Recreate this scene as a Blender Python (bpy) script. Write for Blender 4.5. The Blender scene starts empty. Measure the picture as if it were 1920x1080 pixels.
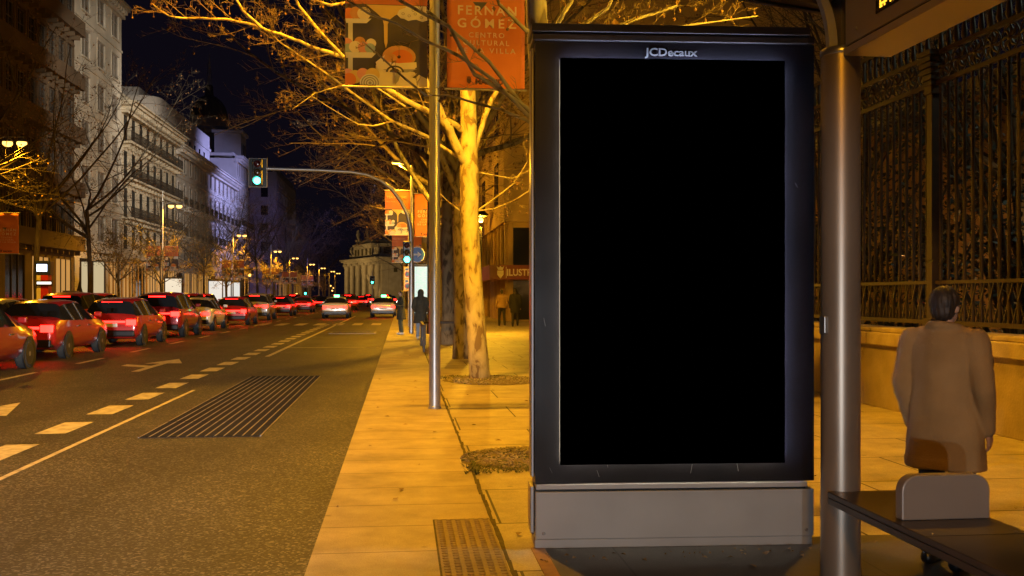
import bpy, bmesh, math, random
from mathutils import Vector, Matrix, noise
R_ = math.radians
scene = bpy.context.scene
COL = scene.collection
# ---------------------------------------------------------------- camera frame used to lay the place out in metres
F, H, HZ = 1866.7, 1.45, 553.0
TH = math.atan(207.0 / F)
S, C = math.sin(TH), math.cos(TH)
ROADZ = -0.13
def P(px, py, d):
    r = (px - 960) / F * d
    return Vector((d * S + r * C, d * C - r * S, H + (HZ - py) / F * d))
def G(px, py, z=0.0):
    return P(px, py, F * (H - z) / (py - HZ))
def atX(px, X):
    return X / (S + C * (px - 960) / F)

# ---------------------------------------------------------------- materials
def _nodes(name):
    m = bpy.data.materials.new(name); m.use_nodes = True
    nt = m.node_tree
    return m, nt, nt.nodes['Principled BSDF']
def mat(name, c1, c2=None, scale=6.0, rough=.6, metal=0.0, bump=0.0, bscale=60.0, detail=6.0, r2=None, spec=.5, lo=.35, hi=.65, stretch=None):
    m, nt, b = _nodes(name)
    N, L = nt.nodes, nt.links
    tc = N.new('ShaderNodeTexCoord')
    src = tc.outputs['Object']
    if stretch:
        mp = N.new('ShaderNodeMapping'); mp.inputs['Scale'].default_value = stretch
        L.new(src, mp.inputs['Vector']); src = mp.outputs['Vector']
    nz = N.new('ShaderNodeTexNoise'); nz.inputs['Scale'].default_value = scale; nz.inputs['Detail'].default_value = detail
    L.new(src, nz.inputs['Vector'])
    cr = N.new('ShaderNodeValToRGB')
    cr.color_ramp.elements[0].position = lo; cr.color_ramp.elements[1].position = hi
    c2 = c2 or tuple(x * .8 for x in c1)
    cr.color_ramp.elements[0].color = (*c1, 1); cr.color_ramp.elements[1].color = (*c2, 1)
    L.new(nz.outputs['Fac'], cr.inputs['Fac']); L.new(cr.outputs['Color'], b.inputs['Base Color'])
    b.inputs['Roughness'].default_value = rough; b.inputs['Metallic'].default_value = metal
    b.inputs['Specular IOR Level'].default_value = spec
    if r2 is not None:
        mr = N.new('ShaderNodeMapRange'); mr.inputs['To Min'].default_value = rough; mr.inputs['To Max'].default_value = r2
        L.new(nz.outputs['Fac'], mr.inputs['Value']); L.new(mr.outputs['Result'], b.inputs['Roughness'])
    if bump:
        n2 = N.new('ShaderNodeTexNoise'); n2.inputs['Scale'].default_value = bscale; n2.inputs['Detail'].default_value = 4
        L.new(src, n2.inputs['Vector'])
        bp = N.new('ShaderNodeBump'); bp.inputs['Strength'].default_value = bump; bp.inputs['Distance'].default_value = .02
        L.new(n2.outputs['Fac'], bp.inputs['Height']); L.new(bp.outputs['Normal'], b.inputs['Normal'])
    return m
def emit(name, col, s, base=(.1, .1, .1)):
    m, nt, b = _nodes(name)
    b.inputs['Base Color'].default_value = (*base, 1)
    b.inputs['Emission Color'].default_value = (*col, 1); b.inputs['Emission Strength'].default_value = s
    return m
def glass(name, col=(.015, .017, .02), rough=.08):
    m, nt, b = _nodes(name)
    b.inputs['Base Color'].default_value = (*col, 1); b.inputs['Roughness'].default_value = rough
    b.inputs['Specular IOR Level'].default_value = .6
    return m
def asphalt_mat():
    m, nt, b = _nodes('asphalt'); N, L = nt.nodes, nt.links
    tc = N.new('ShaderNodeTexCoord'); o = tc.outputs['Object']
    v = N.new('ShaderNodeTexVoronoi'); v.inputs['Scale'].default_value = 62; L.new(o, v.inputs['Vector'])
    n1 = N.new('ShaderNodeTexNoise'); n1.inputs['Scale'].default_value = .7; n1.inputs['Detail'].default_value = 8; L.new(o, n1.inputs['Vector'])
    sep = N.new('ShaderNodeSeparateColor'); L.new(v.outputs['Color'], sep.inputs['Color'])
    cr = N.new('ShaderNodeValToRGB'); e = cr.color_ramp
    e.elements[0].position = .1; e.elements[0].color = (.018, .018, .019, 1)
    e.elements[1].position = .98; e.elements[1].color = (.20, .19, .185, 1)
    x = e.elements.new(.7); x.color = (.05, .048, .047, 1)
    L.new(sep.outputs['Red'], cr.inputs['Fac'])
    cr2 = N.new('ShaderNodeValToRGB'); cr2.color_ramp.elements[0].position = .3; cr2.color_ramp.elements[1].position = .7
    cr2.color_ramp.elements[0].color = (.62, .62, .62, 1); cr2.color_ramp.elements[1].color = (1.1, 1.1, 1.1, 1)
    L.new(n1.outputs['Fac'], cr2.inputs['Fac'])
    # wheel tracks and oil: streaks that run along the street; hairline cracks
    mp = N.new('ShaderNodeMapping'); mp.inputs['Scale'].default_value = (1.1, .035, 1); L.new(o, mp.inputs['Vector'])
    n3 = N.new('ShaderNodeTexNoise'); n3.inputs['Scale'].default_value = 1.3; n3.inputs['Detail'].default_value = 5; L.new(mp.outputs['Vector'], n3.inputs['Vector'])
    r3 = N.new('ShaderNodeMapRange'); r3.inputs['From Min'].default_value = .35; r3.inputs['From Max'].default_value = .65; r3.inputs['To Min'].default_value = .72; r3.inputs['To Max'].default_value = 1.15
    L.new(n3.outputs['Fac'], r3.inputs['Value'])
    vd = N.new('ShaderNodeTexVoronoi'); vd.feature = 'DISTANCE_TO_EDGE'; vd.inputs['Scale'].default_value = .32
    nd = N.new('ShaderNodeTexNoise'); nd.inputs['Scale'].default_value = 1.5; nd.inputs['Detail'].default_value = 6; L.new(o, nd.inputs['Vector'])
    vm = N.new('ShaderNodeVectorMath'); vm.operation = 'MULTIPLY_ADD'; vm.inputs[1].default_value = (1.6, 1.6, 0); L.new(nd.outputs['Color'], vm.inputs[0]); L.new(o, vm.inputs[2]); L.new(vm.outputs[0], vd.inputs['Vector'])
    r4 = N.new('ShaderNodeMapRange'); r4.inputs['From Min'].default_value = .0; r4.inputs['From Max'].default_value = .008; r4.inputs['To Min'].default_value = .45; r4.inputs['To Max'].default_value = 1; L.new(vd.outputs['Distance'], r4.inputs['Value'])
    m1 = N.new('ShaderNodeMath'); m1.operation = 'MULTIPLY'; L.new(r3.outputs['Result'], m1.inputs[0]); L.new(r4.outputs['Result'], m1.inputs[1])
    mxa = N.new('ShaderNodeMix'); mxa.data_type = 'RGBA'; mxa.blend_type = 'MULTIPLY'; mxa.inputs['Factor'].default_value = 1
    L.new(cr2.outputs['Color'], mxa.inputs['A']); L.new(m1.outputs[0], mxa.inputs['B']); cr2 = mxa
    mx = N.new('ShaderNodeMix'); mx.data_type = 'RGBA'; mx.blend_type = 'MULTIPLY'; mx.inputs['Factor'].default_value = 1
    L.new(cr.outputs['Color'], mx.inputs['A']); L.new(mxa.outputs['Result'], mx.inputs['B'])
    L.new(mx.outputs['Result'], b.inputs['Base Color'])
    b.inputs['Roughness'].default_value = .62
    bp = N.new('ShaderNodeBump'); bp.inputs['Strength'].default_value = .55; bp.inputs['Distance'].default_value = .008
    L.new(sep.outputs['Green'], bp.inputs['Height']); L.new(bp.outputs['Normal'], b.inputs['Normal'])
    return m
def slab_mat(name, c1, c2, sx, sy, ox=0, oy=0, joint=.006, offset=.5, rough=.65, jc=(.05, .04, .03)):
    """stone slabs: brick pattern in metres, speckled stone, thin dark joints"""
    m, nt, b = _nodes(name); N, L = nt.nodes, nt.links
    tc = N.new('ShaderNodeTexCoord'); mp = N.new('ShaderNodeMapping'); mp.inputs['Location'].default_value = (ox, oy, 0)
    L.new(tc.outputs['Object'], mp.inputs['Vector'])
    br = N.new('ShaderNodeTexBrick'); br.offset = offset; br.squash = 1
    br.inputs['Scale'].default_value = 1; br.inputs['Brick Width'].default_value = sx; br.inputs['Row Height'].default_value = sy
    br.inputs['Mortar Size'].default_value = joint; br.inputs['Mortar Smooth'].default_value = .1
    br.inputs['Color1'].default_value = (*c1, 1); br.inputs['Color2'].default_value = (*c2, 1); br.inputs['Mortar'].default_value = (*jc, 1)
    L.new(mp.outputs['Vector'], br.inputs['Vector'])
    n1 = N.new('ShaderNodeTexNoise'); n1.inputs['Scale'].default_value = 120; n1.inputs['Detail'].default_value = 3; L.new(tc.outputs['Object'], n1.inputs['Vector'])
    n2 = N.new('ShaderNodeTexNoise'); n2.inputs['Scale'].default_value = 2.2; n2.inputs['Detail'].default_value = 9; n2.inputs['Roughness'].default_value = .65; L.new(tc.outputs['Object'], n2.inputs['Vector'])
    r1 = N.new('ShaderNodeMapRange'); r1.inputs['From Min'].default_value = .3; r1.inputs['From Max'].default_value = .7; r1.inputs['To Min'].default_value = .78; r1.inputs['To Max'].default_value = 1.18
    r2 = N.new('ShaderNodeMapRange'); r2.inputs['From Min'].default_value = .3; r2.inputs['From Max'].default_value = .7; r2.inputs['To Min'].default_value = .62; r2.inputs['To Max'].default_value = 1.15
    L.new(n1.outputs['Fac'], r1.inputs['Value']); L.new(n2.outputs['Fac'], r2.inputs['Value'])
    mu = N.new('ShaderNodeMath'); mu.operation = 'MULTIPLY'; L.new(r1.outputs['Result'], mu.inputs[0]); L.new(r2.outputs['Result'], mu.inputs[1])
    # trodden gum and drips: small round stains of their own
    vo = N.new('ShaderNodeTexVoronoi'); vo.inputs['Scale'].default_value = 2.6; L.new(tc.outputs['Object'], vo.inputs['Vector'])
    r3 = N.new('ShaderNodeMapRange'); r3.inputs['From Min'].default_value = .05; r3.inputs['From Max'].default_value = .085; r3.inputs['To Min'].default_value = .62; r3.inputs['To Max'].default_value = 1
    L.new(vo.outputs['Distance'], r3.inputs['Value'])
    mu0 = mu; mu = N.new('ShaderNodeMath'); mu.operation = 'MULTIPLY'; L.new(mu0.outputs[0], mu.inputs[0]); L.new(r3.outputs['Result'], mu.inputs[1])
    mx = N.new('ShaderNodeMix'); mx.data_type = 'RGBA'; mx.blend_type = 'MULTIPLY'; mx.inputs['Factor'].default_value = 1
    cc = N.new('ShaderNodeCombineColor')
    for k in ('Red', 'Green', 'Blue'): L.new(mu.outputs[0], cc.inputs[k])
    L.new(br.outputs['Color'], mx.inputs['A']); L.new(cc.outputs['Color'], mx.inputs['B'])
    L.new(mx.outputs['Result'], b.inputs['Base Color']); b.inputs['Roughness'].default_value = rough
    bp = N.new('ShaderNodeBump'); bp.inputs['Strength'].default_value = .5; bp.inputs['Distance'].default_value = .004; bp.invert = True
    L.new(br.outputs['Fac'], bp.inputs['Height'])
    bp2 = N.new('ShaderNodeBump'); bp2.inputs['Strength'].default_value = .25; bp2.inputs['Distance'].default_value = .004
    L.new(n1.outputs['Fac'], bp2.inputs['Height']); L.new(bp.outputs['Normal'], bp2.inputs['Normal']); L.new(bp2.outputs['Normal'], b.inputs['Normal'])
    return m
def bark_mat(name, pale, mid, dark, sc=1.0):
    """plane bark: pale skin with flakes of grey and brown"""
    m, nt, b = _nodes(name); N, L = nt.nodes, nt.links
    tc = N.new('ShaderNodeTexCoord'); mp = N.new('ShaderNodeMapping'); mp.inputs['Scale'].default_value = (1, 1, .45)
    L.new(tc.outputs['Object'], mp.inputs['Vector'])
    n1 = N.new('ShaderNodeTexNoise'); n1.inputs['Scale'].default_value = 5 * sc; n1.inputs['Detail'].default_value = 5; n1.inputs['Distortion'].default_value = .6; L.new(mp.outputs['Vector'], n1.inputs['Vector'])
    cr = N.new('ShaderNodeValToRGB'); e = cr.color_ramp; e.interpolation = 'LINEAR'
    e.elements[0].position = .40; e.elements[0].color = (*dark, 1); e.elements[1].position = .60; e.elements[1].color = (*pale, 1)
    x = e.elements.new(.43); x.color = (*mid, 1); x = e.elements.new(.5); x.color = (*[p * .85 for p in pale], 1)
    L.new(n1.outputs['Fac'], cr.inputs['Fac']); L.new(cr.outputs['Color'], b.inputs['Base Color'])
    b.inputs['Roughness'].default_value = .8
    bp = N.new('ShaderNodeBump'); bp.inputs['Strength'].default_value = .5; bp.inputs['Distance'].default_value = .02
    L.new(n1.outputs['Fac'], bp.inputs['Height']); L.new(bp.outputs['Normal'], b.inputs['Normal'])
    return m

M = dict(
    asphalt=asphalt_mat(),
    paint=mat('road paint', (.62, .58, .5), (.3, .28, .25), 9, .6, lo=.4, hi=.75),
    kerb=slab_mat('kerb granite', (.40, .34, .26), (.46, .39, .30), 40, .63, 15, .01, .006, 0, .65, (.15, .115, .08)),
    pave=slab_mat('paving stone', (.38, .33, .26), (.44, .38, .29), 1.45, 1.1, .1, .3, .009, .5),
    tactile=mat('tactile paving', (.19, .14, .085), (.25, .185, .11), 30, .6),
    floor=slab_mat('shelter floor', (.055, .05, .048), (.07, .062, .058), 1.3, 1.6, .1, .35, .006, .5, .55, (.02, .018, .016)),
    joint=mat('joint dirt and dark recess', (.05, .038, .02), (.10, .085, .03), 20, .9),
    gravel=mat('gravel', (.20, .17, .12), (.42, .37, .30), 14, .9, lo=.3, hi=.7),
    soil=mat('soil', (.13, .10, .06), (.22, .18, .11), 25, .95, bump=.6, bscale=90),
    weed=mat('weed', (.07, .09, .03), (.14, .14, .05), 8, .8),
    alu=mat('brushed aluminium', (.30, .28, .27), (.36, .34, .32), 3, .38, .75, stretch=(40, 40, 1)),
    grey=mat('grey enamel', (.36, .345, .33), (.40, .385, .37), 3, .42, .1, bump=.03, bscale=300),
    greyd=mat('dark enamel', (.11, .095, .085), (.13, .115, .10), 3, .4, .2),
    black=mat('black trim', (.008, .008, .009), (.012, .012, .013), 3, .35),
    bezel=mat('bezel glass', (.010, .009, .010), (.014, .012, .014), 2.5, .16, r2=.3, spec=.5),
    screen=mat('dark screen', (0.0, 0.0, 0.0), (0.0, 0.0, 0.0), 3, 1.0, spec=0),
    logo=mat('logo grey', (.24, .23, .22), rough=.5),
    galv=mat('galvanised steel', (.36, .35, .34), (.46, .45, .43), 4, .4, .7, stretch=(20, 20, 1.5)),
    iron=mat('dark iron', (.022, .017, .014), (.04, .03, .022), 9, .55, .3, bump=.15, bscale=40),
    ironb=mat('brown iron', (.022, .015, .010), (.034, .022, .015), 9, .55, .0, bump=.15, bscale=40),
    wall=mat('granite wall', (.24, .19, .13), (.36, .29, .20), 3, .85, bump=.35, bscale=35, lo=.25, hi=.75),
    wallcap=mat('granite coping', (.30, .24, .17), (.4, .33, .24), 5, .8, bump=.25, bscale=45),
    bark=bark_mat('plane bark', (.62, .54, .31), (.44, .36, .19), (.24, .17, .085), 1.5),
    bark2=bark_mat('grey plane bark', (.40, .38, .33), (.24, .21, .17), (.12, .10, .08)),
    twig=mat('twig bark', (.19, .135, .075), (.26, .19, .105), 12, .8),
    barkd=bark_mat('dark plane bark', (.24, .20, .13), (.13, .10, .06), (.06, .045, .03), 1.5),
    barkf=bark_mat('darker bark', (.085, .07, .05), (.06, .047, .033), (.035, .027, .02), 1.2), twigf=mat('darker twig', (.075, .058, .042), (.10, .08, .055), 12, .85), stemk=mat('dark stem', (.03, .026, .02), (.06, .05, .038), 8, .9),  # darker bark and twig tones for the far and garden trees
    leaf=mat('yellow leaf', (.16, .13, .03), (.30, .22, .05), 3, .6),
    leafg=mat('green leaf', (.005, .009, .003), (.012, .018, .006), 3, .55),
    seed=mat('dry seed ball', (.20, .11, .05), (.28, .16, .07), 20, .9),
    orange=mat('orange banner cloth', (.62, .17, .035), (.72, .22, .05), 2, .7, bump=.1, bscale=5),
    orange2=mat('faded orange cloth', (.42, .12, .05), (.50, .15, .06), 2, .7),
    cream=mat('cream print', (.74, .66, .52), (.68, .6, .46), 3, .7),
    white=mat('white print', (.72, .70, .66), (.64, .62, .58), 3, .7),
    pdark=mat('dark print', (.06, .05, .055), (.08, .065, .065), 4, .7),
    pyellow=mat('yellow print', (.66, .48, .16), (.6, .42, .13), 4, .7),
    pbrown=mat('brown print', (.52, .24, .07), (.62, .33, .12), 8, .7),
    ppink=mat('pink print', (.70, .33, .27), (.62, .27, .22), 6, .7),
    pblue=mat('blue print', (.36, .46, .50), (.3, .4, .44), 6, .7),
    pgrey=mat('grey print', (.33, .31, .30), (.28, .26, .25), 6, .7),
    maroon=mat('maroon fascia', (.15, .02, .018), (.18, .026, .022), 3, .4),
    red=mat('red enamel', (.5, .03, .02), (.45, .025, .018), 3, .4),
    blue=mat('sign blue', (.02, .09, .32), (.025, .1, .36), 3, .4),
    yellow=mat('sign yellow', (.75, .48, .03), (.7, .44, .03), 3, .45),
    tyre=mat('tyre rubber', (.015, .015, .015), (.025, .025, .025), 20, .85),
    rim=mat('alloy rim', (.4, .4, .42), (.3, .3, .32), 8, .35, .8),
    carglass=glass('car glass'), glass=glass('window glass', (.02, .02, .022), .1),
    na=emit('sodium lamp', (1, .5, .10), 4.5), led=emit('amber matrix', (1, .5, .03), 2.2),
    tgreen=emit('green signal', (.05, 1, .62), 14), tail=emit('tail lamp', (1, .006, .004), 30, (.4, .01, .01)),
    taxi=emit('green roof lamp', (.08, 1, .3), 12), shopw=emit('shop light', (1, .86, .62), 1.3), shopc=emit('cool shop light', (.95, .92, .85), .8),
    shopo=emit('warm shop light', (1, .48, .12), .45),
    adpane=emit('lit poster', (.72, 1, .9), .95), edge=emit('added halo light', (.55, .66, 1.0), 60), edgew=emit('added halo light warm', (1, .93, .72), 26),
)
# ---------------------------------------------------------------- mesh collector
class MB:
    def __init__(s): s.v, s.f, s.m, s.sm = [], [], [], []
    def add(s, vs, fs, mi=0, smooth=False):
        b = len(s.v); s.v += [tuple(v) for v in vs]
        for f in fs: s.f.append(tuple(b + i for i in f)); s.m.append(mi); s.sm.append(smooth)
        return s
    def box(s, a, b, mi=0):
        x0, y0, z0 = a; x1, y1, z1 = b
        return s.add([(x0, y0, z0), (x1, y0, z0), (x1, y1, z0), (x0, y1, z0), (x0, y0, z1), (x1, y0, z1), (x1, y1, z1), (x0, y1, z1)],
                     [(0, 3, 2, 1), (4, 5, 6, 7), (0, 1, 5, 4), (1, 2, 6, 5), (2, 3, 7, 6), (3, 0, 4, 7)], mi)
    def quad(s, a, b, c, d, mi=0): return s.add([a, b, c, d], [(0, 1, 2, 3)], mi)
    def tube(s, pts, rad, n=8, mi=0, caps=True, smooth=True):
        pts = [Vector(p) for p in pts]
        if not isinstance(rad, (list, tuple)): rad = [rad] * len(pts)
        vs, up = [], None
        for i, p in enumerate(pts):
            t = (pts[min(i + 1, len(pts) - 1)] - pts[max(i - 1, 0)])
            t = t.normalized() if t.length > 1e-9 else Vector((0, 0, 1))
            if up is None: up = t.orthogonal().normalized()
            up = (up - t * up.dot(t)); up = up.normalized() if up.length > 1e-6 else t.orthogonal().normalized()
            w = t.cross(up)
            for k in range(n):
                a = 2 * math.pi * k / n
                vs.append(p + (up * math.cos(a) + w * math.sin(a)) * rad[i])
        fs = [(i * n + k, i * n + (k + 1) % n, (i + 1) * n + (k + 1) % n, (i + 1) * n + k) for i in range(len(pts) - 1) for k in range(n)]
        s.add(vs, fs, mi, smooth)
        if caps: s.add(vs[:n], [tuple(range(n))[::-1]], mi); s.add(vs[-n:], [tuple(range(n))], mi)
        return s
    def lathe(s, prof, c=(0, 0, 0), n=16, mi=0, smooth=True):
        vs = [(c[0] + r * math.cos(2 * math.pi * k / n), c[1] + r * math.sin(2 * math.pi * k / n), c[2] + z) for r, z in prof for k in range(n)]
        fs = [(i * n + k, i * n + (k + 1) % n, (i + 1) * n + (k + 1) % n, (i + 1) * n + k) for i in range(len(prof) - 1) for k in range(n)]
        s.add(vs, fs, mi, smooth)
        s.add(vs[:n], [tuple(range(n))[::-1]], mi); s.add(vs[-n:], [tuple(range(n))], mi)
        return s
    def ball(s, c, r, mi=0, n=10, m=7):
        if not isinstance(r, (list, tuple)): r = (r, r, r)
        vs = [(c[0], c[1], c[2] - r[2])]
        for i in range(1, m):
            a = -math.pi / 2 + math.pi * i / m
            for k in range(n):
                t = 2 * math.pi * k / n
                vs.append((c[0] + r[0] * math.cos(a) * math.cos(t), c[1] + r[1] * math.cos(a) * math.sin(t), c[2] + r[2] * math.sin(a)))
        vs.append((c[0], c[1], c[2] + r[2])); T = len(vs) - 1
        fs = [(0, 1 + (k + 1) % n, 1 + k) for k in range(n)]
        for i in range(m - 2):
            for k in range(n):
                fs.append((1 + i * n + k, 1 + i * n + (k + 1) % n, 1 + (i + 1) * n + (k + 1) % n, 1 + (i + 1) * n + k))
        fs += [(T, 1 + (m - 2) * n + k, 1 + (m - 2) * n + (k + 1) % n) for k in range(n)]
        return s.add(vs, fs, mi, True)
    def prism(s, poly, y0, y1, mi=0):
        """polygon in x,z (counter clockwise seen from -y) extruded from y0 to y1"""
        n = len(poly)
        vs = [(x, y0, z) for x, z in poly] + [(x, y1, z) for x, z in poly]
        fs = [tuple(range(n)), tuple(range(2 * n - 1, n - 1, -1))] + [(i, i + n, (i + 1) % n + n, (i + 1) % n) for i in range(n)]
        return s.add(vs, fs, mi)
    def build(s, name, mats, parent=None, bevel=0, loc=None, rot=None, seg=2):
        me = bpy.data.meshes.new(name); me.from_pydata(s.v, [], s.f)
        mats = mats if isinstance(mats, (list, tuple)) else [mats]
        for m in mats: me.materials.append(m)
        me.polygons.foreach_set('material_index', s.m); me.polygons.foreach_set('use_smooth', s.sm); me.update()
        o = bpy.data.objects.new(name, me); COL.objects.link(o)
        if parent: o.parent = parent
        if loc is not None: o.location = loc
        if rot is not None: o.rotation_euler = rot
        if bevel:
            b = o.modifiers.new('bevel', 'BEVEL'); b.width = bevel; b.segments = seg; b.limit_method = 'ANGLE'; b.angle_limit = R_(40)
        return o
def tag(o, label=None, cat=None, group=None, kind=None):
    for k, v in (('label', label), ('category', cat), ('group', group), ('kind', kind)):
        if v: o[k] = v
    return o
def empty(name, loc=(0, 0, 0), rz=0, label=None, cat=None, group=None):
    o = bpy.data.objects.new(name, None); COL.objects.link(o); o.location = loc; o.rotation_euler = (0, 0, rz); o.empty_display_size = .2
    return tag(o, label, cat, group)
def copy_tree(o, parent=None):
    c = o.copy(); COL.objects.link(c); c.parent = parent
    for ch in list(o.children): copy_tree(ch, c)
    return c
def struct(name, mb, m, **k): return tag(mb.build(name, m, **k), kind='structure')
def text(name, s, size, m, parent, loc, rot=(R_(90), 0, 0), ext=.0015, align='LEFT', bold=0.0, spacing=1.0, sx=1.0):
    cu = bpy.data.curves.new(name, 'FONT'); cu.body = s; cu.size = size; cu.extrude = ext; cu.align_x = align; cu.offset = bold; cu.space_character = spacing; cu.resolution_u = 3
    t = bpy.data.objects.new(name + '_curve', cu); COL.objects.link(t)
    dg = bpy.context.evaluated_depsgraph_get(); me = bpy.data.meshes.new_from_object(t.evaluated_get(dg))
    bpy.data.objects.remove(t); me.name = name; me.materials.clear(); me.materials.append(m)
    o = bpy.data.objects.new(name, me); COL.objects.link(o); o.parent = parent; o.location = loc; o.rotation_euler = rot; o.scale = (sx, 1, 1)
    return o
def light(name, kind, loc, power, col, parent=None, radius=.1, target=None, spot=90, blend=.6):
    l = bpy.data.lights.new(name, kind); l.energy = power; l.color = col
    if kind in ('POINT', 'SPOT'): l.shadow_soft_size = radius
    if kind == 'AREA': l.size = radius
    if kind == 'SPOT': l.spot_size = R_(spot); l.spot_blend = blend
    o = bpy.data.objects.new(name, l); COL.objects.link(o); o.location = loc
    if parent: o.parent = parent
    if target is not None: o.rotation_euler = (Vector(target) - Vector(loc)).to_track_quat('-Z', 'Y').to_euler()
    return o
def disc(cx, cz, rx, rz=None, n=24, a0=0, a1=360):
    rz = rx if rz is None else rz
    full = abs(a1 - a0) >= 360
    return [(cx + rx * math.cos(R_(a0 + (a1 - a0) * k / (n if full else n - 1))), cz + rz * math.sin(R_(a0 + (a1 - a0) * k / (n if full else n - 1)))) for k in range(n)]
NA = (1.0, .425, .013)
NAY = (1.0, .50, .022)
# ================================================================ SETTING: ground, road, pavements
def sheet(name, x0, x1, y0, y1, z, m, base=None):
    mb = MB()
    if base is None: mb.quad((x0, y0, z), (x1, y0, z), (x1, y1, z), (x0, y1, z))
    else: mb.box((x0, y0, base), (x1, y1, z))
    return struct(name, mb, m)
KX, JX = -0.5, 0.57           # kerb edge and the joint behind the kerb slabs
sheet('ground', -900, 900, -300, 1500, -.45, M['asphalt'])
sheet('road', -19.0, KX - .002, -40, 700, ROADZ, M['asphalt'], -.4)
sheet('kerb', KX, JX, -40, 700, 0, M['kerb'], -.4)
sheet('pavement', JX + .022, 40, -40, 700, -.003, M['pave'], -.4)
sheet('far_pavement', -60, -19.002, -40, 700, 0, M['pave'], -.4)
mb = MB()
rng = random.Random(3)
yy = -2.0; prev = .02
while yy < 40:                # the open dirty joint, of uneven width
    w = rng.uniform(.012, .03)
    mb.quad((JX + .001, yy, -.012), (JX + .0215, yy, -.012), (JX + .0215, yy + .2, -.012), (JX + .001, yy + .2, -.012))
    mb.quad((JX - rng.uniform(0, .012), yy, .004), (JX + w, yy, .004), (JX + w * rng.uniform(.8, 1.5), yy + .2, .004), (JX - rng.uniform(0, .01), yy + .2, .004))
    yy += .2
struct('pavement_joint', mb, M['joint'])
# shelter floor: dark stone, with the roof's shadow put into its colour too
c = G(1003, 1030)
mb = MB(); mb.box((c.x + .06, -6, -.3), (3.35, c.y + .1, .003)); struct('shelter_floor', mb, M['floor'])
mb = MB(); mb.box((c.x - .02, -6, -.3), (c.x + .057, c.y + .02, .005)); struct('floor_edging', mb, mat('red stone edging', (.22, .11, .06), (.28, .15, .08), 12, .7))
# tactile paving let into the kerb strip
ta, tb = G(815, 976), G(914, 974)
mb = MB(); tx0, tx1, ty1, ty0 = ta.x, tb.x + .012, ta.y, 2.2
mb.box((tx0, ty0, -.05), (tx1, ty1, .004))
mb.box((tx0 - .012, ty0, -.05), (tx0 - .001, ty1, .0045), 1); mb.box((tx0 - .012, ty1 + .001, -.05), (tx1, ty1 + .010, .0045), 1)
nx = 6; sx = (tx1 - tx0) / nx
j = 0
while ty1 - .03 - j * sx * .92 > ty0:
    for i in range(nx):
        mb.lathe([(.019, 0), (.0185, .003), (.014, .0062), (.006, .0072)], (tx0 + (i + .5) * sx, ty1 - .03 - j * sx * .92, .004), 10, 0)
    j += 1
struct('tactile_paving', mb, [M['tactile'], M['joint']])
# ---- road markings: thin sheets
def mark(name, polys, m=None, z=ROADZ + .004):
    mb = MB()
    for p in polys: mb.add([(x, y, z) for x, y in p], [tuple(range(len(p)))])
    return struct(name, mb, m or M['paint'])
def rect(x, y0, y1, w): return [(x - w / 2, y0), (x + w / 2, y0), (x + w / 2, y1), (x - w / 2, y1)]
mark('solid_lane_marking', [rect(-3.42, 6.0, 17.0, .06)])
mark('solid_lane_marking', [rect(-3.42, 26, 75, .12)])
mark('bus_lane_marking', [rect(-3.97, 9.95 + 1.86 * k, 11.0 + 1.86 * k, .34) for k in range(-2, 24)])
mark('dashed_lane_marking', [rect(-7.40, 14.6 + 4.6 * k, 16.6 + 4.6 * k, .12) for k in range(-1, 26)])
mark('dashed_lane_marking', [rect(-10.9, 14.6 + 4.6 * k, 16.6 + 4.6 * k, .12) for k in range(-1, 26)])
mark('dashed_lane_marking', [rect(-14.4, 14.6 + 4.6 * k, 16.6 + 4.6 * k, .12) for k in range(-1, 26)])
def arrow(x, y):
    return [rect(x, y, y + 2.6, .16), [(x - .42, y + 2.45), (x + .42, y + 2.45), (x, y + 4.1)], [(x - .08, y + 1.2), (x - .08, y + 1.7), (x - .75, y + 2.25), (x - .75, y + 1.75)]]
mark('arrow_marking', arrow(-5.45, 21.2)); mark('arrow_marking', arrow(-5.55, 11.2))
mark('stop_marking', [[(-3.4, 30.3), (-.7, 30.3), (-.7, 30.42), (-3.4, 30.42)]])
mark('crossing_marking', [[(-3.6 - 3.4 * 0 - .0 - k * 1.0, 52.5), (-3.1 - k * 1.0, 52.5), (-3.1 - k * 1.0, 56.0), (-3.6 - k * 1.0, 56.0)] for k in range(-2, 15)])
mark('tar_patch', [[(-3.2, 33.0), (-.9, 33.0), (-.7, 35.2), (-3.1, 35.1)]], mat('tar patch', (.03, .03, .03), (.045, .043, .04), 6, .6), ROADZ + .0035)
# ---- ventilation grating in the road
q = [G(250, 820, ROADZ), G(487, 820, ROADZ), G(600, 706, ROADZ), G(480, 706, ROADZ)]
gx0, gx1, gy0, gy1 = (q[0].x + q[3].x) / 2, (q[1].x + q[2].x) / 2, (q[0].y + q[1].y) / 2, (q[2].y + q[3].y) / 2
gr = empty('road_grating', (gx0, gy0, ROADZ), 0, 'long dark steel ventilation grating let into the asphalt lane beside the kerb', 'grating')
W, L_ = gx1 - gx0, gy1 - gy0
mb = MB(); mb.quad((0, 0, .004), (W, 0, .004), (W, L_, .004), (0, L_, .004)); mb.build('pit', mat('dark grating sheet', (.012, .012, .013), rough=.7), gr)  # dark sheet laid on the asphalt paints the shade below the bars
mb = MB()
for k in range(14): mb.box((k * W / 13 - .0075, 0, .0045), (k * W / 13 + .0075, L_, .009))
mb.build('bearing_bar', mat('worn bar steel', (.22, .20, .18), (.34, .31, .28), 4, .5, .2), gr)
mb = MB(); k = 0.0
while k < L_:
    mb.box((.007, k, .0045), (W - .007, k + .028, .0075)); k += .075
mb.build('cross_bar', mat('cross bar steel', (.012, .012, .013), (.02, .02, .021), 7, .9, 0, spec=.15), gr)
mb = MB()
for k in range(7): mb.box((.0, k * L_ / 6 - .012, .0095), (W, k * L_ / 6 + .012, .0105))
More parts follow.
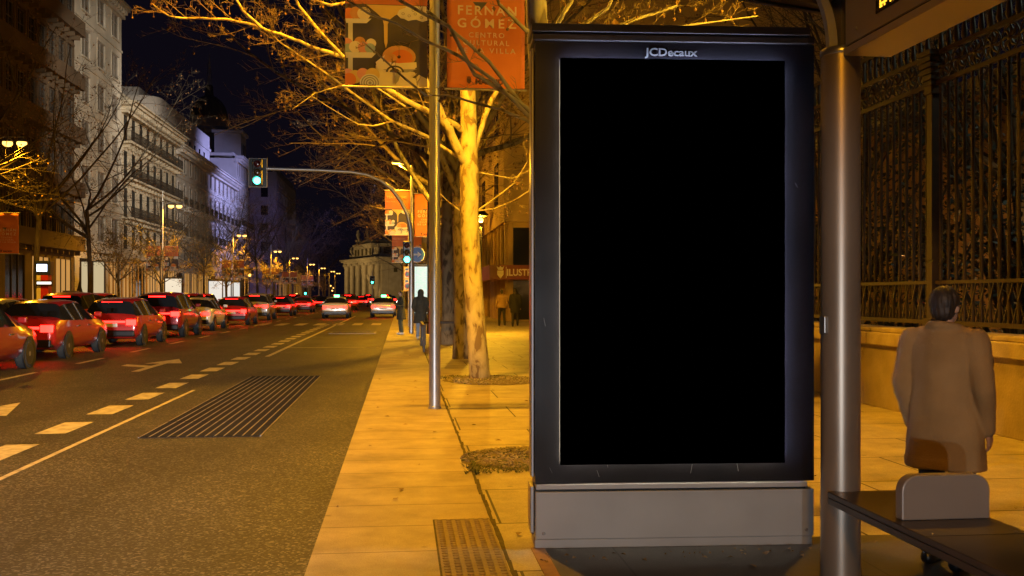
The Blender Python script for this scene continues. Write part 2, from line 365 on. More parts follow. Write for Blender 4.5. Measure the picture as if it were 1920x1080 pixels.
mb.build('frame', mat('grating frame', (.016, .016, .017), rough=.9, spec=.15), gr)
cv = empty('utility_cover', (*G(662, 624, ROADZ).xy, ROADZ), 0, 'square dark utility cover in the bus lane far beyond the grating', 'manhole cover')
mb = MB(); mb.box((-.85, -.9, 0), (.85, .9, .006)); mb.build('plate', M['iron'], cv)
mb = MB(); [mb.box((-.95, a, .001), (.95, a + .08, .009)) for a in (-.99, .91)]; [mb.box((a, -.91, .001), (a + .08, .91, .009)) for a in (-.95, .87)]; mb.build('frame', M['greyd'], cv)

# ---- gravel tree pits
def pit(cx, cy, rx, ry, n, seed, name='gravel'):
    rng = random.Random(seed); mb = MB()
    ring = [(cx + rx * math.cos(a) * (1 + .06 * math.sin(5 * a + seed)), cy + ry * math.sin(a) * (1 + .05 * math.cos(4 * a + seed))) for a in [2 * math.pi * k / 36 for k in range(36)]]
    vs = [(cx, cy, .045)] + [(cx + (x - cx) * .6, cy + (y - cy) * .6, .035) for x, y in ring] + [(x, y, .002) for x, y in ring]
    mb.add(vs, [(0, 1 + k, 1 + (k + 1) % 36) for k in range(36)] + [(1 + k, 37 + k, 37 + (k + 1) % 36, 1 + (k + 1) % 36) for k in range(36)], 0, True)
    for _ in range(n):
        a, t = rng.uniform(0, 2 * math.pi), math.sqrt(rng.random()) * .97
        r = rng.uniform(.008, .02)
        mb.ball((cx + rx * t * math.cos(a), cy + ry * t * math.sin(a), .044 * (1 - t * t) + .006), (r, r * rng.uniform(.6, 1), r * .6), 1 if rng.random() < .85 else 2, 5, 3)
    return tag(mb.build(name, [M['soil'], M['gravel'], M['weed']]), kind='stuff')
def weeds(x0, x1, y0, y1, n, seed):
    rng = random.Random(seed); mb = MB()
    for _ in range(n):
        x, y = rng.uniform(x0, x1), rng.uniform(y0, y1)
        for k in range(5):
            a = rng.uniform(0, 6.28); l = rng.uniform(.015, .05); w = .006
            dx, dy = math.cos(a), math.sin(a)
            mb.add([(x - dy * w, y + dx * w, .002), (x + dy * w, y - dx * w, .002), (x + dx * l, y + dy * l, l * .8)], [(0, 1, 2)])
    return tag(mb.build('weeds', M['weed']), kind='stuff')
p1 = G(1010, 858); pit(p1.x, p1.y, .72, .62, 1500, 2)
t0 = G(900, 712); pit(t0.x + .2, t0.y - .1, .8, .95, 900, 5)
weeds(p1.x - .7, p1.x + .1, p1.y - .75, p1.y - .35, 160, 1); weeds(t0.x - .75, t0.x + .2, t0.y + .1, t0.y + .8, 150, 4); weeds(JX + .02, JX + .05, p1.y - .8, p1.y + .3, 50, 9)

# ================================================================ DIGITAL ADVERTISING PANEL
pl, pr = G(1003, 1030), G(1528, 1022)
W = (pr - pl).length; rz = math.atan2(pr.y - pl.y, pr.x - pl.x)
ap = empty('advertising_panel', (pl.x, pl.y, 0), rz, 'tall freestanding advertising panel with blank black screen on grey plinth', 'advertising panel')
sc = 5.72 / F
def zz(y): return H + (HZ - y) * sc
T = .30
mb = MB(); mb.box((.004, .004, .052), (W - .004, T, zz(920))); mb.build('plinth', M['grey'], ap, .006)
mb = MB(); mb.box((.0, .012, 0), (W - .012, T - .01, .0515)); mb.build('plinth_foot', M['grey'], ap, .004)
mb = MB(); mb.box((.006, .03, zz(920) + .001), (W - .045, T - .02, zz(916))); mb.build('shadow_gap', M['black'], ap)
mb = MB(); mb.box((.006, .0, zz(916) + .001), (W - .045, T - .02, zz(906))); mb.build('ledge', M['grey'], ap, .003)
zb, zt = zz(905), zz(79)
mb = MB(); mb.box((.004, .03, zb), (W, T - .03, zt)); mb.build('cabinet', M['greyd'], ap, .004)
sx0, sx1, sz0, sz1 = 46 * sc, 470.5 * sc, zz(868.5), zz(113)
mb = MB(); e = .002                     # glass border round the screen
for a, b in (((e, zb + e), (W - e, sz0)), ((e, sz1), (W - e, zt - e)), ((e, sz0), (sx0, sz1)), ((sx1, sz0), (W - e, sz1))):
    mb.box((a[0], .010, a[1]), (b[0], .0295, b[1]))
mb.build('bezel', M['bezel'], ap)
mb = MB(); mb.box((sx0, -.030, sz0), (sx1, -.018, sz1)); mb.box((sx0 + .03, -.0175, sz0 + .03), (sx1 - .03, .028, sz1 - .03)); mb.build('screen', M['screen'], ap)
mb = MB(); mb.box((sx0 + .024, -.016, sz1 - .029), (sx1 - .024, .006, sz1 - .024)); mb.build('added_halo_strip', M['edge'], ap)  # glowing strips added behind the slab to imitate a halo round the screen
mb = MB(); mb.box((sx1 - .029, -.016, sz0 + .03), (sx1 - .024, .006, sz1 - .03)); mb.build('added_halo_strip', M['edge'], ap)
mb = MB(); mb.box((sx0 + .024, -.016, sz0 + .024), (sx1 - .024, .006, sz0 + .029)); mb.build('added_halo_strip', M['edgew'], ap)
mb = MB(); mb.box((sx0 + .024, -.016, sz0 + .03), (sx0 + .029, .006, sz1 - .03)); mb.build('added_halo_strip', M['edgew'], ap)
rng = random.Random(4)
for k in range(7):       # old scratches in the glass border
    x = (.10, .37, .42, .90, 1.18, .06, 1.53)[k]; z = zb + (.06, .035, .09, .05, .06, .9, 1.7)[k]; l = rng.uniform(.02, .07); dx = rng.uniform(-.02, .02)
    mb = MB(); mb.add([(x, .0094, z), (x + .0012, .0094, z), (x + dx + .0012, .0094, z + l), (x + dx, .0094, z + l)], [(0, 1, 2, 3)]); mb.build('scratch', M['logo'], ap)
for x in (.05, W - .05):
    mb = MB(); mb.lathe([(.010, 0), (.010, .003), (.006, .005)], n=12); mb.build('bolt', M['alu'], ap, loc=(x, .0035, .09), rot=(R_(90), 0, 0))
# side profile strips (two lengths of aluminium) and top cap of two steps
mb = MB(); mb.box((-.018, .05, zz(895)), (-.001, .20, zz(90))); mb.box((-.010, .21, zz(895)), (-.001, T - .02, zz(90))); mb.build('side_profile', M['alu'], ap, .004)
mb = MB(); mb.box((-.022, .05, zz(1000)), (-.001, T - .06, zz(912))); mb.build('side_profile', M['alu'], ap, .004)
mb = MB(); mb.box((W + .001, .05, zz(895)), (W + .010, T - .05, zz(90))); mb.build('side_profile', M['greyd'], ap, .003)
mb = MB(); mb.box((-.012, -.004, zt + .002), (W - .04, T - .04, zz(67))); mb.box((-.004, .02, zz(67)), (W - .04, T - .05, zz(63))); mb.box((-.02, -.012, zz(63)), (W - .03, T - .02, zz(48))); mb.build('cap', mat('cap metal', (.07, .06, .055), (.09, .078, .07), 3, .45, .3), ap, .003)
mb = MB(); mb.box((W - .038, .01, zt + .004), (W + .002, T - .06, zz(63))); mb.build('cap_bracket', M['ironb'], ap, .003)
text('lettering', 'JCDecaux', .062, M['logo'], ap, (209 * sc, .0085, zz(104)), bold=.0012, spacing=.98, ext=.001, sx=1.2)
# ================================================================ BUS SHELTER
bs0 = P(1576, 553, 4.95)
bs = empty('bus_shelter', (bs0.x, bs0.y, 0), 0, 'metal bus shelter with thick round column, bench and overhead display', 'bus shelter')
r = 36.0 / F * 4.95
ztop = H + (HZ - 106) / F * 4.95
mb = MB(); mb.lathe([(r, .003), (r, ztop - .002)], n=48)
col = mb.build('column', mat('column enamel', (.31, .245, .19), (.36, .285, .22), 2, .30, .6, r2=.42, bump=.02, bscale=200), bs)
mb = MB(); mb.lathe([(r + .001, ztop - .001), (r + .003, ztop + .004), (r + .003, ztop + .03), (r - .004, ztop + .036)], n=48); mb.build('column_cap', mat('bright steel', (.5, .48, .46), (.42, .4, .38), 8, .3, .9, stretch=(1, 1, 30)), bs)
mb = MB(); mb.lathe([(.0055, 0), (.0055, .003)], n=10); b_ = mb.build('bolt', M['alu'], col, loc=(-r - .001, -.02, H - (607 - HZ) / F * 4.95 + .0), rot=(0, R_(-90), 0))
mb = MB(); mb.box((-r - .008, -.045, H - .19), (-r + .014, .02, H - .105)); mb.build('lock_plate', M['alu'], bs, .004)
# curved flat bracket to the roof
mb = MB(); pts = []
for k in range(13):
    t = k / 12; a = t * math.pi / 2
    pts.append((-.045 - .26 * (1 - math.cos(a)) * .62, ztop + .036 + (.42 * math.sin(a) * .8)))
n = len(pts)
for (xa, za), (xb, zb_) in zip(pts, pts[1:]):
    w = .022
    mb.add([(xa - w, -.02, za), (xa + w, -.02, za), (xb + w, -.02, zb_), (xb - w, -.02, zb_), (xa - w, .02, za), (xa + w, .02, za), (xb + w, .02, zb_), (xb - w, .02, zb_)], [(0, 1, 2, 3), (7, 6, 5, 4), (0, 3, 7, 4), (1, 5, 6, 2)], 0, False)
mb.build('roof_bracket', M['grey'], bs)
# roof: tilted slab with edge beam
def rl(x, y, z): return (x - bs0.x, y - bs0.y, z)
ry1 = P(1540, 28, 5.15).y; zr = H + (HZ - 28) / F * 5.15; xr = P(1540, 28, 5.15).x
def zroof(x): return zr + (xr - x) * .135
mb = MB()
for (ya, yb, dz0, dz1) in ((-5.2, ry1 - .14, .035, .08), (ry1 - .139, ry1, 0, .10)):
    x0, x1 = (2.06, 2.42) if yb < ry1 - .1 else (1.18, 2.42)
    vs = [rl(x, y, zroof(x) + dz) for dz in (dz0, dz1) for x, y in ((x0, ya), (x1, ya), (x1, yb), (x0, yb))]
    mb.add(vs, [(0, 3, 2, 1), (4, 5, 6, 7), (0, 1, 5, 4), (1, 2, 6, 5), (2, 3, 7, 6), (3, 0, 4, 7)])
mb.build('roof', mat('roof underside', (.075, .05, .035), (.10, .07, .048), 4, .5), bs, .004)
mb = MB(); x0, x1 = 1.18, 2.42
vs = [rl(x, y, zroof(x) + dz) for dz in (-.012, -.001) for x, y in ((x0, ry1 - .075), (x1, ry1 - .075), (x1, ry1 - .06), (x0, ry1 - .06))]
mb.add(vs, [(0, 3, 2, 1), (4, 5, 6, 7), (0, 1, 5, 4), (1, 2, 6, 5), (2, 3, 7, 6), (3, 0, 4, 7)]); mb.build('roof_seal', M['black'], bs)
# second column outside the frame carries the near end
mb = MB(); mb.lathe([(r, .003), (r, zroof(2.17) + .03)], n=32); mb.build('column', col.data.materials[0], bs, loc=(0, -5.2, 0))
mb = MB(); mb.box((-.05, -.05, 2.62), (.05, .05, zroof(2.17) + .02)); mb.build('post_head', M['greyd'], bs, loc=(.03, .0, 0))
# passenger display: long box under the roof
dx0 = atX(1578, 1) and P(1576, 108, 4.88).x; dz0 = P(1576, 108, 4.88).z; dy1 = P(1576, 108, 4.84).y
dp_x1 = dx0 + .24
mb = MB(); mb.box(rl(dx0 + .006, -.5, dz0 + .046), rl(dp_x1, dy1, dz0 + .36))
ipd = mb.build('passenger_display', mat('display case', (.32, .26, .21), (.35, .285, .23), 2, .42, .2), bs, .004)
mb = MB(); mb.box(rl(dx0 + .012, -.5, dz0 + .036), rl(dp_x1 - .01, dy1 - .01, dz0 + .0455)); mb.build('case_gap', M['black'], ipd)
mb = MB(); mb.box(rl(dx0, -.5, dz0), rl(dp_x1 - .001, dy1 + .002, dz0 + .0355)); mb.build('case_tray', mat('display tray', (.42, .345, .28), (.45, .37, .30), 2, .4, .3), ipd, .003)
ly = atX(1645, dx0); ly = P(1645, 22, ly).y; lz = dz0 + .125
mb = MB(); mb.box(rl(dx0 + .002, .3, lz - .012), rl(dx0 + .0055, ly + .02, lz + .19)); mb.build('led_window', mat('led window', (.02, .012, .004), rough=.2), ipd)
mb = MB(); rng = random.Random(5)
yy = ly - .012
while yy > 1.0:
    on = rng.random() < .8
    for k in range(11):
        if on and rng.random() < .72: mb.box(rl(dx0 - .0005, yy - .005, lz + .004 + k * .012), rl(dx0 + .0015, yy + .005, lz + .0135 + k * .012))
    yy -= .0135
mb.build('led_matrix', M['led'], ipd)
bl = P(1604, 53, atX(1604, dx0))
mb = MB(); mb.lathe([(.009, 0), (.009, .004), (.005, .006)], n=12); mb.build('bolt', M['alu'], ipd, loc=(dx0 + .006 - bs0.x, bl.y - bs0.y, bl.z), rot=(0, R_(-90), 0))
# bench
bz = .49
bx0 = 2.068; by1 = 4.665; bx1 = 2.525
mb = MB(); mb.box(rl(bx0, -1.2, bz - .028), rl(bx1, by1, bz)); mb.box(rl(bx0 + .001, -1.2, bz - .062), rl(bx0 + .02, by1 - .002, bz - .0285)); mb.box(rl(bx1 - .02, -1.2, bz - .062), rl(bx1 - .001, by1 - .002, bz - .0285))
bench = mb.build('bench', mat('bench enamel', (.085, .066, .056), (.10, .078, .066), 3, .26, .4, r2=.42), bs, .004)
for y in (3.55, 1.6, -.4):
    mb = MB(); mb.box(rl(2.27, y - .03, .003), rl(2.39, y + .03, bz - .029)); mb.build('leg', M['iron'], bench, .004)
for y in (4.05, 2.6, 1.1):     # seams between the bench plates and their screws
    mb = MB(); mb.box(rl(bx0 + .003, y - .3, bz + .0003), rl(bx1 - .003, y - .297, bz + .0012)); mb.build('seam', M['black'], bench)
    for x in (bx0 + .05, bx1 - .05):
        mb = MB(); mb.lathe([(.008, 0), (.008, .002), (.004, .003)], rl(x, y - .26, bz), 10); mb.build('screw', M['alu'], bench)
def arm(y):
    x0, x1, h, rr = 2.113 - bs0.x, 2.51 - bs0.x, .192, .07
    poly = [(x0, bz + .001), (x1, bz + .001)] + [(x1 - rr + rr * math.cos(R_(a)), bz + h - rr + rr * math.sin(R_(a))) for a in range(0, 91, 10)] + [(x0 + rr + rr * math.cos(R_(a)), bz + h - rr + rr * math.sin(R_(a))) for a in range(90, 181, 10)]
    mb = MB(); mb.prism(poly, y - bs0.y, y - bs0.y + .06); return mb.build('armrest', mat('armrest enamel', (.25, .20, .165), (.275, .22, .18), 3, .4, .2), bench, .006)
arm(4.02); arm(2.5)

# fallen leaves and scraps blown about the pavement
rng = random.Random(77); mb = MB()
for k in range(170):
    x, y = (rng.uniform(-.45, 4.5), rng.uniform(3.2, 24)) if k > 50 else (rng.uniform(.75, 2.6), c.y + rng.uniform(-.06, .12) if False else 5.35 + rng.uniform(-.05, .12))
    if .7 < x < 2.45 and 5.5 < y < 5.95: continue
    a = rng.uniform(0, 6.28); l = rng.uniform(.012, .04) * (1 if k > 50 else .5); w = l * .6
    ca, sa_ = math.cos(a), math.sin(a)
    mb.add([(x, y, .008), (x + l * ca - w * sa_, y + l * sa_ + w * ca, .012 + rng.uniform(0, .01)), (x + 2 * l * ca, y + 2 * l * sa_, .009), (x + l * ca + w * sa_, y + l * sa_ - w * ca, .008 + rng.uniform(0, .01))], [(0, 1, 2, 3)])
tag(mb.build('fallen_leaves', mat('dead leaf', (.16, .09, .035), (.26, .16, .06), 6, .8)), kind='stuff')
# ================================================================ GARDEN WALL AND IRON FENCE
WX = 6.1
wl = empty('stone_wall', (WX, 3, 0), 0, 'low granite wall with coping beneath the tall iron fence', 'wall')
WL = 40.0
mb = MB(); y = 0.0; rng = random.Random(8)
while y < WL:
    l = rng.uniform(1.1, 1.7); mb.box((.03, y + .007, 0), (.5, min(y + l, WL) - .007, .80)); y += l
mb.build('wall_block', M['wall'], wl, .006)
mb = MB(); mb.box((.05, 0, 0), (.48, WL, .79)); mb.build('wall_core', M['joint'], wl)
mb = MB(); y = 0.0
while y < WL:
    l = rng.uniform(1.3, 1.9); mb.box((-.03, y + .002, .803), (.55, min(y + l, WL) - .002, .97)); mb.box((.02, y + .002, .9702), (.5, min(y + l, WL) - .002, 1.03)); y += l
mb.build('coping', M['wallcap'], wl, .015)
fn = empty('iron_fence', (WX + .24, 3, 1.03), 0, 'tall ornate wrought iron fence of thin bars with a frieze of rosettes', 'fence')
zb, zl, zu, zt_ = .07, 2.92, 3.27, 3.62         # above the wall top
def fpost(y):
    mb = MB(); mb.box((-.06, y - .06, .02), (.06, y + .06, zl - .1)); mb.box((-.09, y - .09, .0), (.09, y + .09, .14)); mb.box((-.08, y - .08, zl - .1), (.08, y + .08, zl))
    for k in range(6): mb.box((-.085 - k * .012, y - .085 - k * .014, zl + k * .07), (.085 + k * .012, y + .085 + k * .014, zl + k * .07 + .06))
    mb.lathe([(.10, 0), (.13, .05), (.05, .1), (.08, .2), (.09, .26), (.02, .4)], (0, y, zt_ - .1), 10)
    return mb.build('post', M['ironb'], fn, .004)
def rosette(mb, y, z, r):
    n = 16
    mb.tube([(0, y + r * math.cos(2 * math.pi * k / n), z + r * math.sin(2 * math.pi * k / n)) for k in range(n + 1)], .011, 5, caps=False)
    for k in range(8):
        a = 2 * math.pi * k / 8
        mb.tube([(0, y + .02 * math.cos(a), z + .02 * math.sin(a)), (0, y + r * .55 * math.cos(a + .25), z + r * .55 * math.sin(a + .25)), (0, y + r * .97 * math.cos(a), z + r * .97 * math.sin(a))], [.012, .022, .008], 5)
    mb.ball((0, y, z), (.03, .035, .035), 0, 8, 5)
ys = []; y = 8.35 - 4.3
while y < WL + .1: ys.append(y - 4.3); y += 4.3
ys = [v for v in ys if v > -1]
PSP = 4.3
firsty = P(1713, 553, 11.9).y - 3       # the post the photo shows
ys = [firsty + PSP * k for k in range(-2, 8) if 0 <= firsty + PSP * k <= WL]
for y in ys: fpost(y)
ye = [0.0] + ys + [WL]
for a, b in zip(ye, ye[1:]):
    a += .07; b -= .07
    if b - a < .3: continue
    mb = MB()
    for z, h in ((zb, .05), (zb + .48, .04), (zl, .05), (zu, .05), (zt_, .05)): mb.box((-.025, a, z), (.025, b, z + h))
    n = max(2, round((b - a) / .168)); s = (b - a) / n
    for k in range(n):
        y = a + (k + .5) * s
        mb.tube([(0, y, zb + .05), (0, y, zl)], .020, 8, caps=False)
        mb.lathe([(.017, 0), (.028, .02), (.017, .05)], (0, y, zl - .09), 8)
        # colonnettes over the frieze
        mb.lathe([(.02, 0), (.035, .05), (.03, .12), (.02, .2), (.034, .28), (.02, zt_ - zu - .05)], (0, y, zu + .05), 7)
        # crossed bars of the lower band
        for q in (-1, 1): mb.tube([(q * .012, y - s / 2, zb + (.05 if q > 0 else .48)), (q * .012, y + s / 2, zb + (.48 if q > 0 else .05))], .009, 4, caps=False)
    nr = max(1, round((b - a) / .33)); sr = (b - a) / nr
    for k in range(nr): rosette(mb, a + (k + .5) * sr, (zl + zu + .05) / 2 , .15)
    mb.build('railing', M['ironb'], fn)

# ================================================================ TREES
def branch_pts(rng, p, d, L, nseg, wob, up):
    pts = [p.copy()]; d = d.normalized()
    for i in range(nseg):
        d = (d + Vector((rng.uniform(-1, 1), rng.uniform(-1, 1), rng.uniform(-1, 1))) * wob + Vector((0, 0, up))).normalized()
        pts.append(pts[-1] + d * L / nseg)
    return pts
def side_dir(rng, t, ang):
    o = t.orthogonal().normalized(); w = t.cross(o)
    a = rng.uniform(0, 2 * math.pi); s = o * math.cos(a) + w * math.sin(a)
    return (t * math.cos(ang) + s * math.sin(ang)).normalized()
def sprout(rng, pts, r0, lev, maxlev, out, nch, ratio=.6, droop=0.0, start=.25, tips=None, wob=.16, rmin=.004, fine=False):
    """children along a limb, recursively"""
    Ltot = sum((b - a).length for a, b in zip(pts, pts[1:]))
    for k in range(nch):
        t = start + (1 - start) * (k + rng.random()) / nch
        x = t * (len(pts) - 1); i = min(int(x), len(pts) - 2); f = x - i
        p = pts[i].lerp(pts[i + 1], f); d = (pts[i + 1] - pts[i]).normalized()
        L = Ltot * ratio * (1.15 - .6 * t) * rng.uniform(.6, 1.15)
        r = max(rmin, r0 * (1 - .65 * t) * .46)
        cd = side_dir(rng, d, rng.uniform(.55, 1.1))
        if cd.z < -.55: cd.z *= -.4
        ns = 5 if lev < maxlev else 3
        cp = branch_pts(rng, p, cd, L, ns, wob, droop)
        out.append((cp, r, lev))
        if tips is not None and lev == maxlev: tips.append(cp[-1])
        if lev < maxlev: sprout(rng, cp, r, lev + 1, maxlev, out, 5 if fine else max(3, nch - 1), .55 if fine else ratio * .92, droop, .2, tips, wob, rmin, fine)
def taper(pts, r, end=.3): return [r * (1 - (1 - end) * k / (len(pts) - 1)) for k in range(len(pts))]
def seedball(mb, p, r=.016, rng=random, hang=.08):
    q = p + Vector((0, 0, -hang)); mb.tube([p, q], .0022, 3, 0, False); mb.ball(q, r, 1, 6, 4)
def make_bare(seed, h=11.0, spread=1.0, maxlev=4, leaves=0, nlimb=10, mats=None, lean=0.0, dense=1.0, thin=1.0):
    rng = random.Random(seed)
    root = empty('plane_tree')
    th = h * rng.uniform(.36, .44)
    tp = branch_pts(rng, Vector((0, 0, -.05)), Vector((lean, 0, 1)), th, 6, .05, .03)
    r0 = h * .0135 * thin
    tr = MB(); rr = taper(tp, r0, .62); rr[0] *= 1.25
    tr.tube(tp, rr, 12)
    out, tips = [], []
    for k in range(nlimb):
        a = 2 * math.pi * (k + rng.uniform(-.3, .3)) / nlimb; e = rng.uniform(.35, 1.15)
        t = rng.uniform(.72, 1.0); x = t * 6; i = min(int(x), 5); p = tp[i].lerp(tp[i + 1], x - i)
        d = Vector((math.cos(a) * spread, math.sin(a) * spread, math.tan(e) * .75 + .15))
        L = h * rng.uniform(.42, .62)
        lp = branch_pts(rng, p, d, L, 7, .13, .05)
        lr = r0 * rng.uniform(.36, .52)
        tr.tube(lp, taper(lp, lr, .22), 8)
        sprout(rng, lp, lr * .8, 2, maxlev, out, int(8 * dense), .52, .02, .2, tips)
    tr.build('trunk', mats[0], root)
    cr = MB()
    for pts, r, lev in out: cr.tube(pts, taper(pts, r, .35), 5 if lev == 2 else (4 if lev == 3 else 3), 0, False)
    for p in tips[::9]: seedball(cr, p, .03, rng, .12)
    cr.build('crown', [mats[1], M['seed']], root)
    if leaves:
        lf = MB(); low = [p for p in tips if p.z < h * .85]
        for _ in range(leaves):
            c = rng.choice(low)
            for k in range(3):
                p = c + Vector((rng.gauss(0, .16), rng.gauss(0, .16), rng.gauss(0, .16))); s = rng.uniform(.05, .1)
                u = Vector((rng.uniform(-1, 1), rng.uniform(-1, 1), rng.uniform(-1, 1))).normalized(); v = u.orthogonal().normalized()
                lf.add([p, p + u * s + v * s * .5, p + u * s * 2, p + u * s - v * s * .5], [(0, 1, 2, 3)])
        lf.build('leaves', M['leaf'], root)
    return root
def px(pts, d0, d1=None):
    d1 = d0 if d1 is None else d1; n = len(pts)
    return [P(x, y, d0 + (d1 - d0) * i / max(1, n - 1)) for i, (x, y) in enumerate(pts)]
def dens(pts, k=3, jit=0.0, rng=random):
    out = []
    for a, b in zip(pts, pts[1:]):
        for i in range(k): out.append(a.lerp(b, i / k) + Vector((rng.uniform(-1, 1), rng.uniform(-1, 1), rng.uniform(-1, 1))) * (jit if i else 0))
    return out + [pts[-1]]
def traced_tree(name, label, base, trunk, limbs, seed, bm, tm):
    """a tree whose main limbs follow their real course; twigs grow from them"""
    rng = random.Random(seed); root = empty(name, base, 0, label, 'tree')
    inv = lambda pts: [p - base for p in pts]
    tr, cr, out, tips = MB(), MB(), [], []
    pts, rad = trunk
    tr.tube(inv(pts), rad, 20)
    for lp, ra, rb, n, ml, ratio in limbs:
        lp = dens(lp, 3, ra * .25, rng); rr = [ra + (rb - ra) * k / (len(lp) - 1) for k in range(len(lp))]
        tr.tube(inv(lp), rr, 10)
        sprout(rng, lp, ra * .5, 2, ml, out, n, ratio, .03, .12, tips, .10, .003, True)
    t = tr.build('trunk', bm, root)
    for p, r, lev in out: cr.tube(inv(p), taper(p, min(r, .0095 if lev == 2 else .0055 if lev == 3 else .0034), .4), 6 if lev == 2 else 4, 0, False)
    for p in tips[::14]: seedball(cr, p - base, .015, rng, rng.uniform(.05, .14))
    for p in tips[::90]:
        q = p - base; s = rng.uniform(.02, .035)
        cr.add([q, q + Vector((s, 0, -s)), q + Vector((s * .3, s * .4, -2.2 * s)), q + Vector((-s * .8, 0, -s))], [(0, 1, 2, 3)], 1)
    cr.build('crown', [tm, M['seed']], root)
    return root
# the bright plane tree beyond the lamp post
b1 = G(900, 712); d = 16.9
tp = [b1 + Vector((0, 0, -.03))] + px([(899, 700), (893, 620), (885, 500), (880, 400), (880, 330), (879, 270), (878, 200), (876, 130), (874, 40), (874, -90), (868, -220)], d)
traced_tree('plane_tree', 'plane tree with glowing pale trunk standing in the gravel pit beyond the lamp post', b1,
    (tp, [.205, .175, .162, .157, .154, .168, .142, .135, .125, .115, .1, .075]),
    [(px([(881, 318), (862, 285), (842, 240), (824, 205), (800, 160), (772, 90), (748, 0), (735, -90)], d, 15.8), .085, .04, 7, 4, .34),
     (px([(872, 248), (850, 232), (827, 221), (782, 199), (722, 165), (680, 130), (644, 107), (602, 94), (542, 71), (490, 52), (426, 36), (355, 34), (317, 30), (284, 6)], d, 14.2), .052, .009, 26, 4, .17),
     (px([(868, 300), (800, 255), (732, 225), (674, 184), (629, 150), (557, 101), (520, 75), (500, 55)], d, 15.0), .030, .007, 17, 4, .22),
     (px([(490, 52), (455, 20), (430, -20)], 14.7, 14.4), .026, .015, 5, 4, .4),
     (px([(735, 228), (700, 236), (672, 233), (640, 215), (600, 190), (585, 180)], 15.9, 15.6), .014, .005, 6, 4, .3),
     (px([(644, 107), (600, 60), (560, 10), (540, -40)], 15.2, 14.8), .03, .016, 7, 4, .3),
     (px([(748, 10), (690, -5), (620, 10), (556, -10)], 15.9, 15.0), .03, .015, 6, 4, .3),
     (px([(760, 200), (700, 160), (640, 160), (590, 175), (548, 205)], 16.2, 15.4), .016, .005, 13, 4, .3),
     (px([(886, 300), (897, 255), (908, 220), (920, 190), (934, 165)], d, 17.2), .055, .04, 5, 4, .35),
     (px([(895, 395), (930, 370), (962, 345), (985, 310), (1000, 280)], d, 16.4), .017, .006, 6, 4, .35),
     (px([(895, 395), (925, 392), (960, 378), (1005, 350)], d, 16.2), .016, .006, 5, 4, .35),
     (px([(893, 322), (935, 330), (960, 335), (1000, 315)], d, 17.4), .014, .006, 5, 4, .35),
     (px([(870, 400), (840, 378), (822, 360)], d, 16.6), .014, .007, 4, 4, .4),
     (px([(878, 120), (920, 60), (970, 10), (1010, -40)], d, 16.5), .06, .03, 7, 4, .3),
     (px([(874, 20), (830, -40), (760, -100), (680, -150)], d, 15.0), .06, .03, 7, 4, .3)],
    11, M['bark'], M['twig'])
# the near tree behind the panel: only its crown shows above and beside the panel
b2 = Vector((p1.x + .12, p1.y + .05, 0)); d2 = 8.85
tp = [b2 + Vector((0, 0, -.03)), b2 + Vector((0, 0, .3)), b2 + Vector((-.04, 0, 1.2)), P(1022, 240, d2), P(1012, 120, d2), P(1006, 30, d2), P(1004, -60, d2), P(1000, -200, d2), P(996, -400, d2)]
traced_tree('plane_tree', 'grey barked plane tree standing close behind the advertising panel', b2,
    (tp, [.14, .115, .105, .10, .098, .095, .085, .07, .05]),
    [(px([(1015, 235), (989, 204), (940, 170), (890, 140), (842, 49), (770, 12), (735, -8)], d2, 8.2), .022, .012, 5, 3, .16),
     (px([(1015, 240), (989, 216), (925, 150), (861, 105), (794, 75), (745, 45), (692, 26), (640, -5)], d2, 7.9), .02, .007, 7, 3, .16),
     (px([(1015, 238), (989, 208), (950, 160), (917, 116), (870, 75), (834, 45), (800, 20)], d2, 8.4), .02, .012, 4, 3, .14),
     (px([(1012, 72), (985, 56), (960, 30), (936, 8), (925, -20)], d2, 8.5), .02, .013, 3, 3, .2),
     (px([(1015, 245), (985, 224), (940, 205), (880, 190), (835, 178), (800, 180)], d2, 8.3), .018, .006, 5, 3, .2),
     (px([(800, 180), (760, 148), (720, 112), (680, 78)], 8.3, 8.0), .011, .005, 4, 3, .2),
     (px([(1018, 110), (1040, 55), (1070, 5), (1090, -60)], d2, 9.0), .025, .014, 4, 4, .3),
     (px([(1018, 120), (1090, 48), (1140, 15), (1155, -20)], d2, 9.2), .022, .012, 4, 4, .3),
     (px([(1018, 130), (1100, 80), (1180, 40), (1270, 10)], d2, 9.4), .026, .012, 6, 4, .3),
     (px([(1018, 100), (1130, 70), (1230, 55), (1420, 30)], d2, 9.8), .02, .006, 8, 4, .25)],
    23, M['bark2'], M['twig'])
# the two darker trunks in line behind, then the rest of the row
kinds = [make_bare(s, h, sp, 4, lv, nl, mt, 0, dn) for s, h, sp, lv, nl, mt, dn in (
    (41, 12.5, 1.0, 0, 7, (M['barkd'], M['twig']), 1.0), (52, 11.5, 1.15, 0, 8, (M['barkd'], M['twig']), 1.0), (67, 10.5, 1.0, 1000, 7, (M['barkd'], M['twig']), 1.0))]
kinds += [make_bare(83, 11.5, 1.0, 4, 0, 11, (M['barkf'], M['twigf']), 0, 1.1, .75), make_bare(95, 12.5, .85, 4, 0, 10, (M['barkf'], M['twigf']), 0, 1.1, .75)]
used = set()
def place(k, x, y, rz, s, label, group=None, sz=None):
    o = kinds[k] if k not in used else copy_tree(kinds[k])
    used.add(k)
    o.location = (x, y, 0); o.rotation_euler = (0, 0, rz); o.scale = (s, s, sz or s); o['label'] = label; o['category'] = 'tree'
    if group: o['group'] = group
    return o
g = 'bare street trees along the near pavement'
a = G(866, 672); place(0, a.x, a.y, .4, 1.1, 'slim trunked bare tree just behind the glowing plane tree', g, 1.0)
a = G(840, 645); place(1, a.x, a.y, 2.2, 1.3, 'thick dark trunked bare tree beside the steel pole, third in the near row', g)
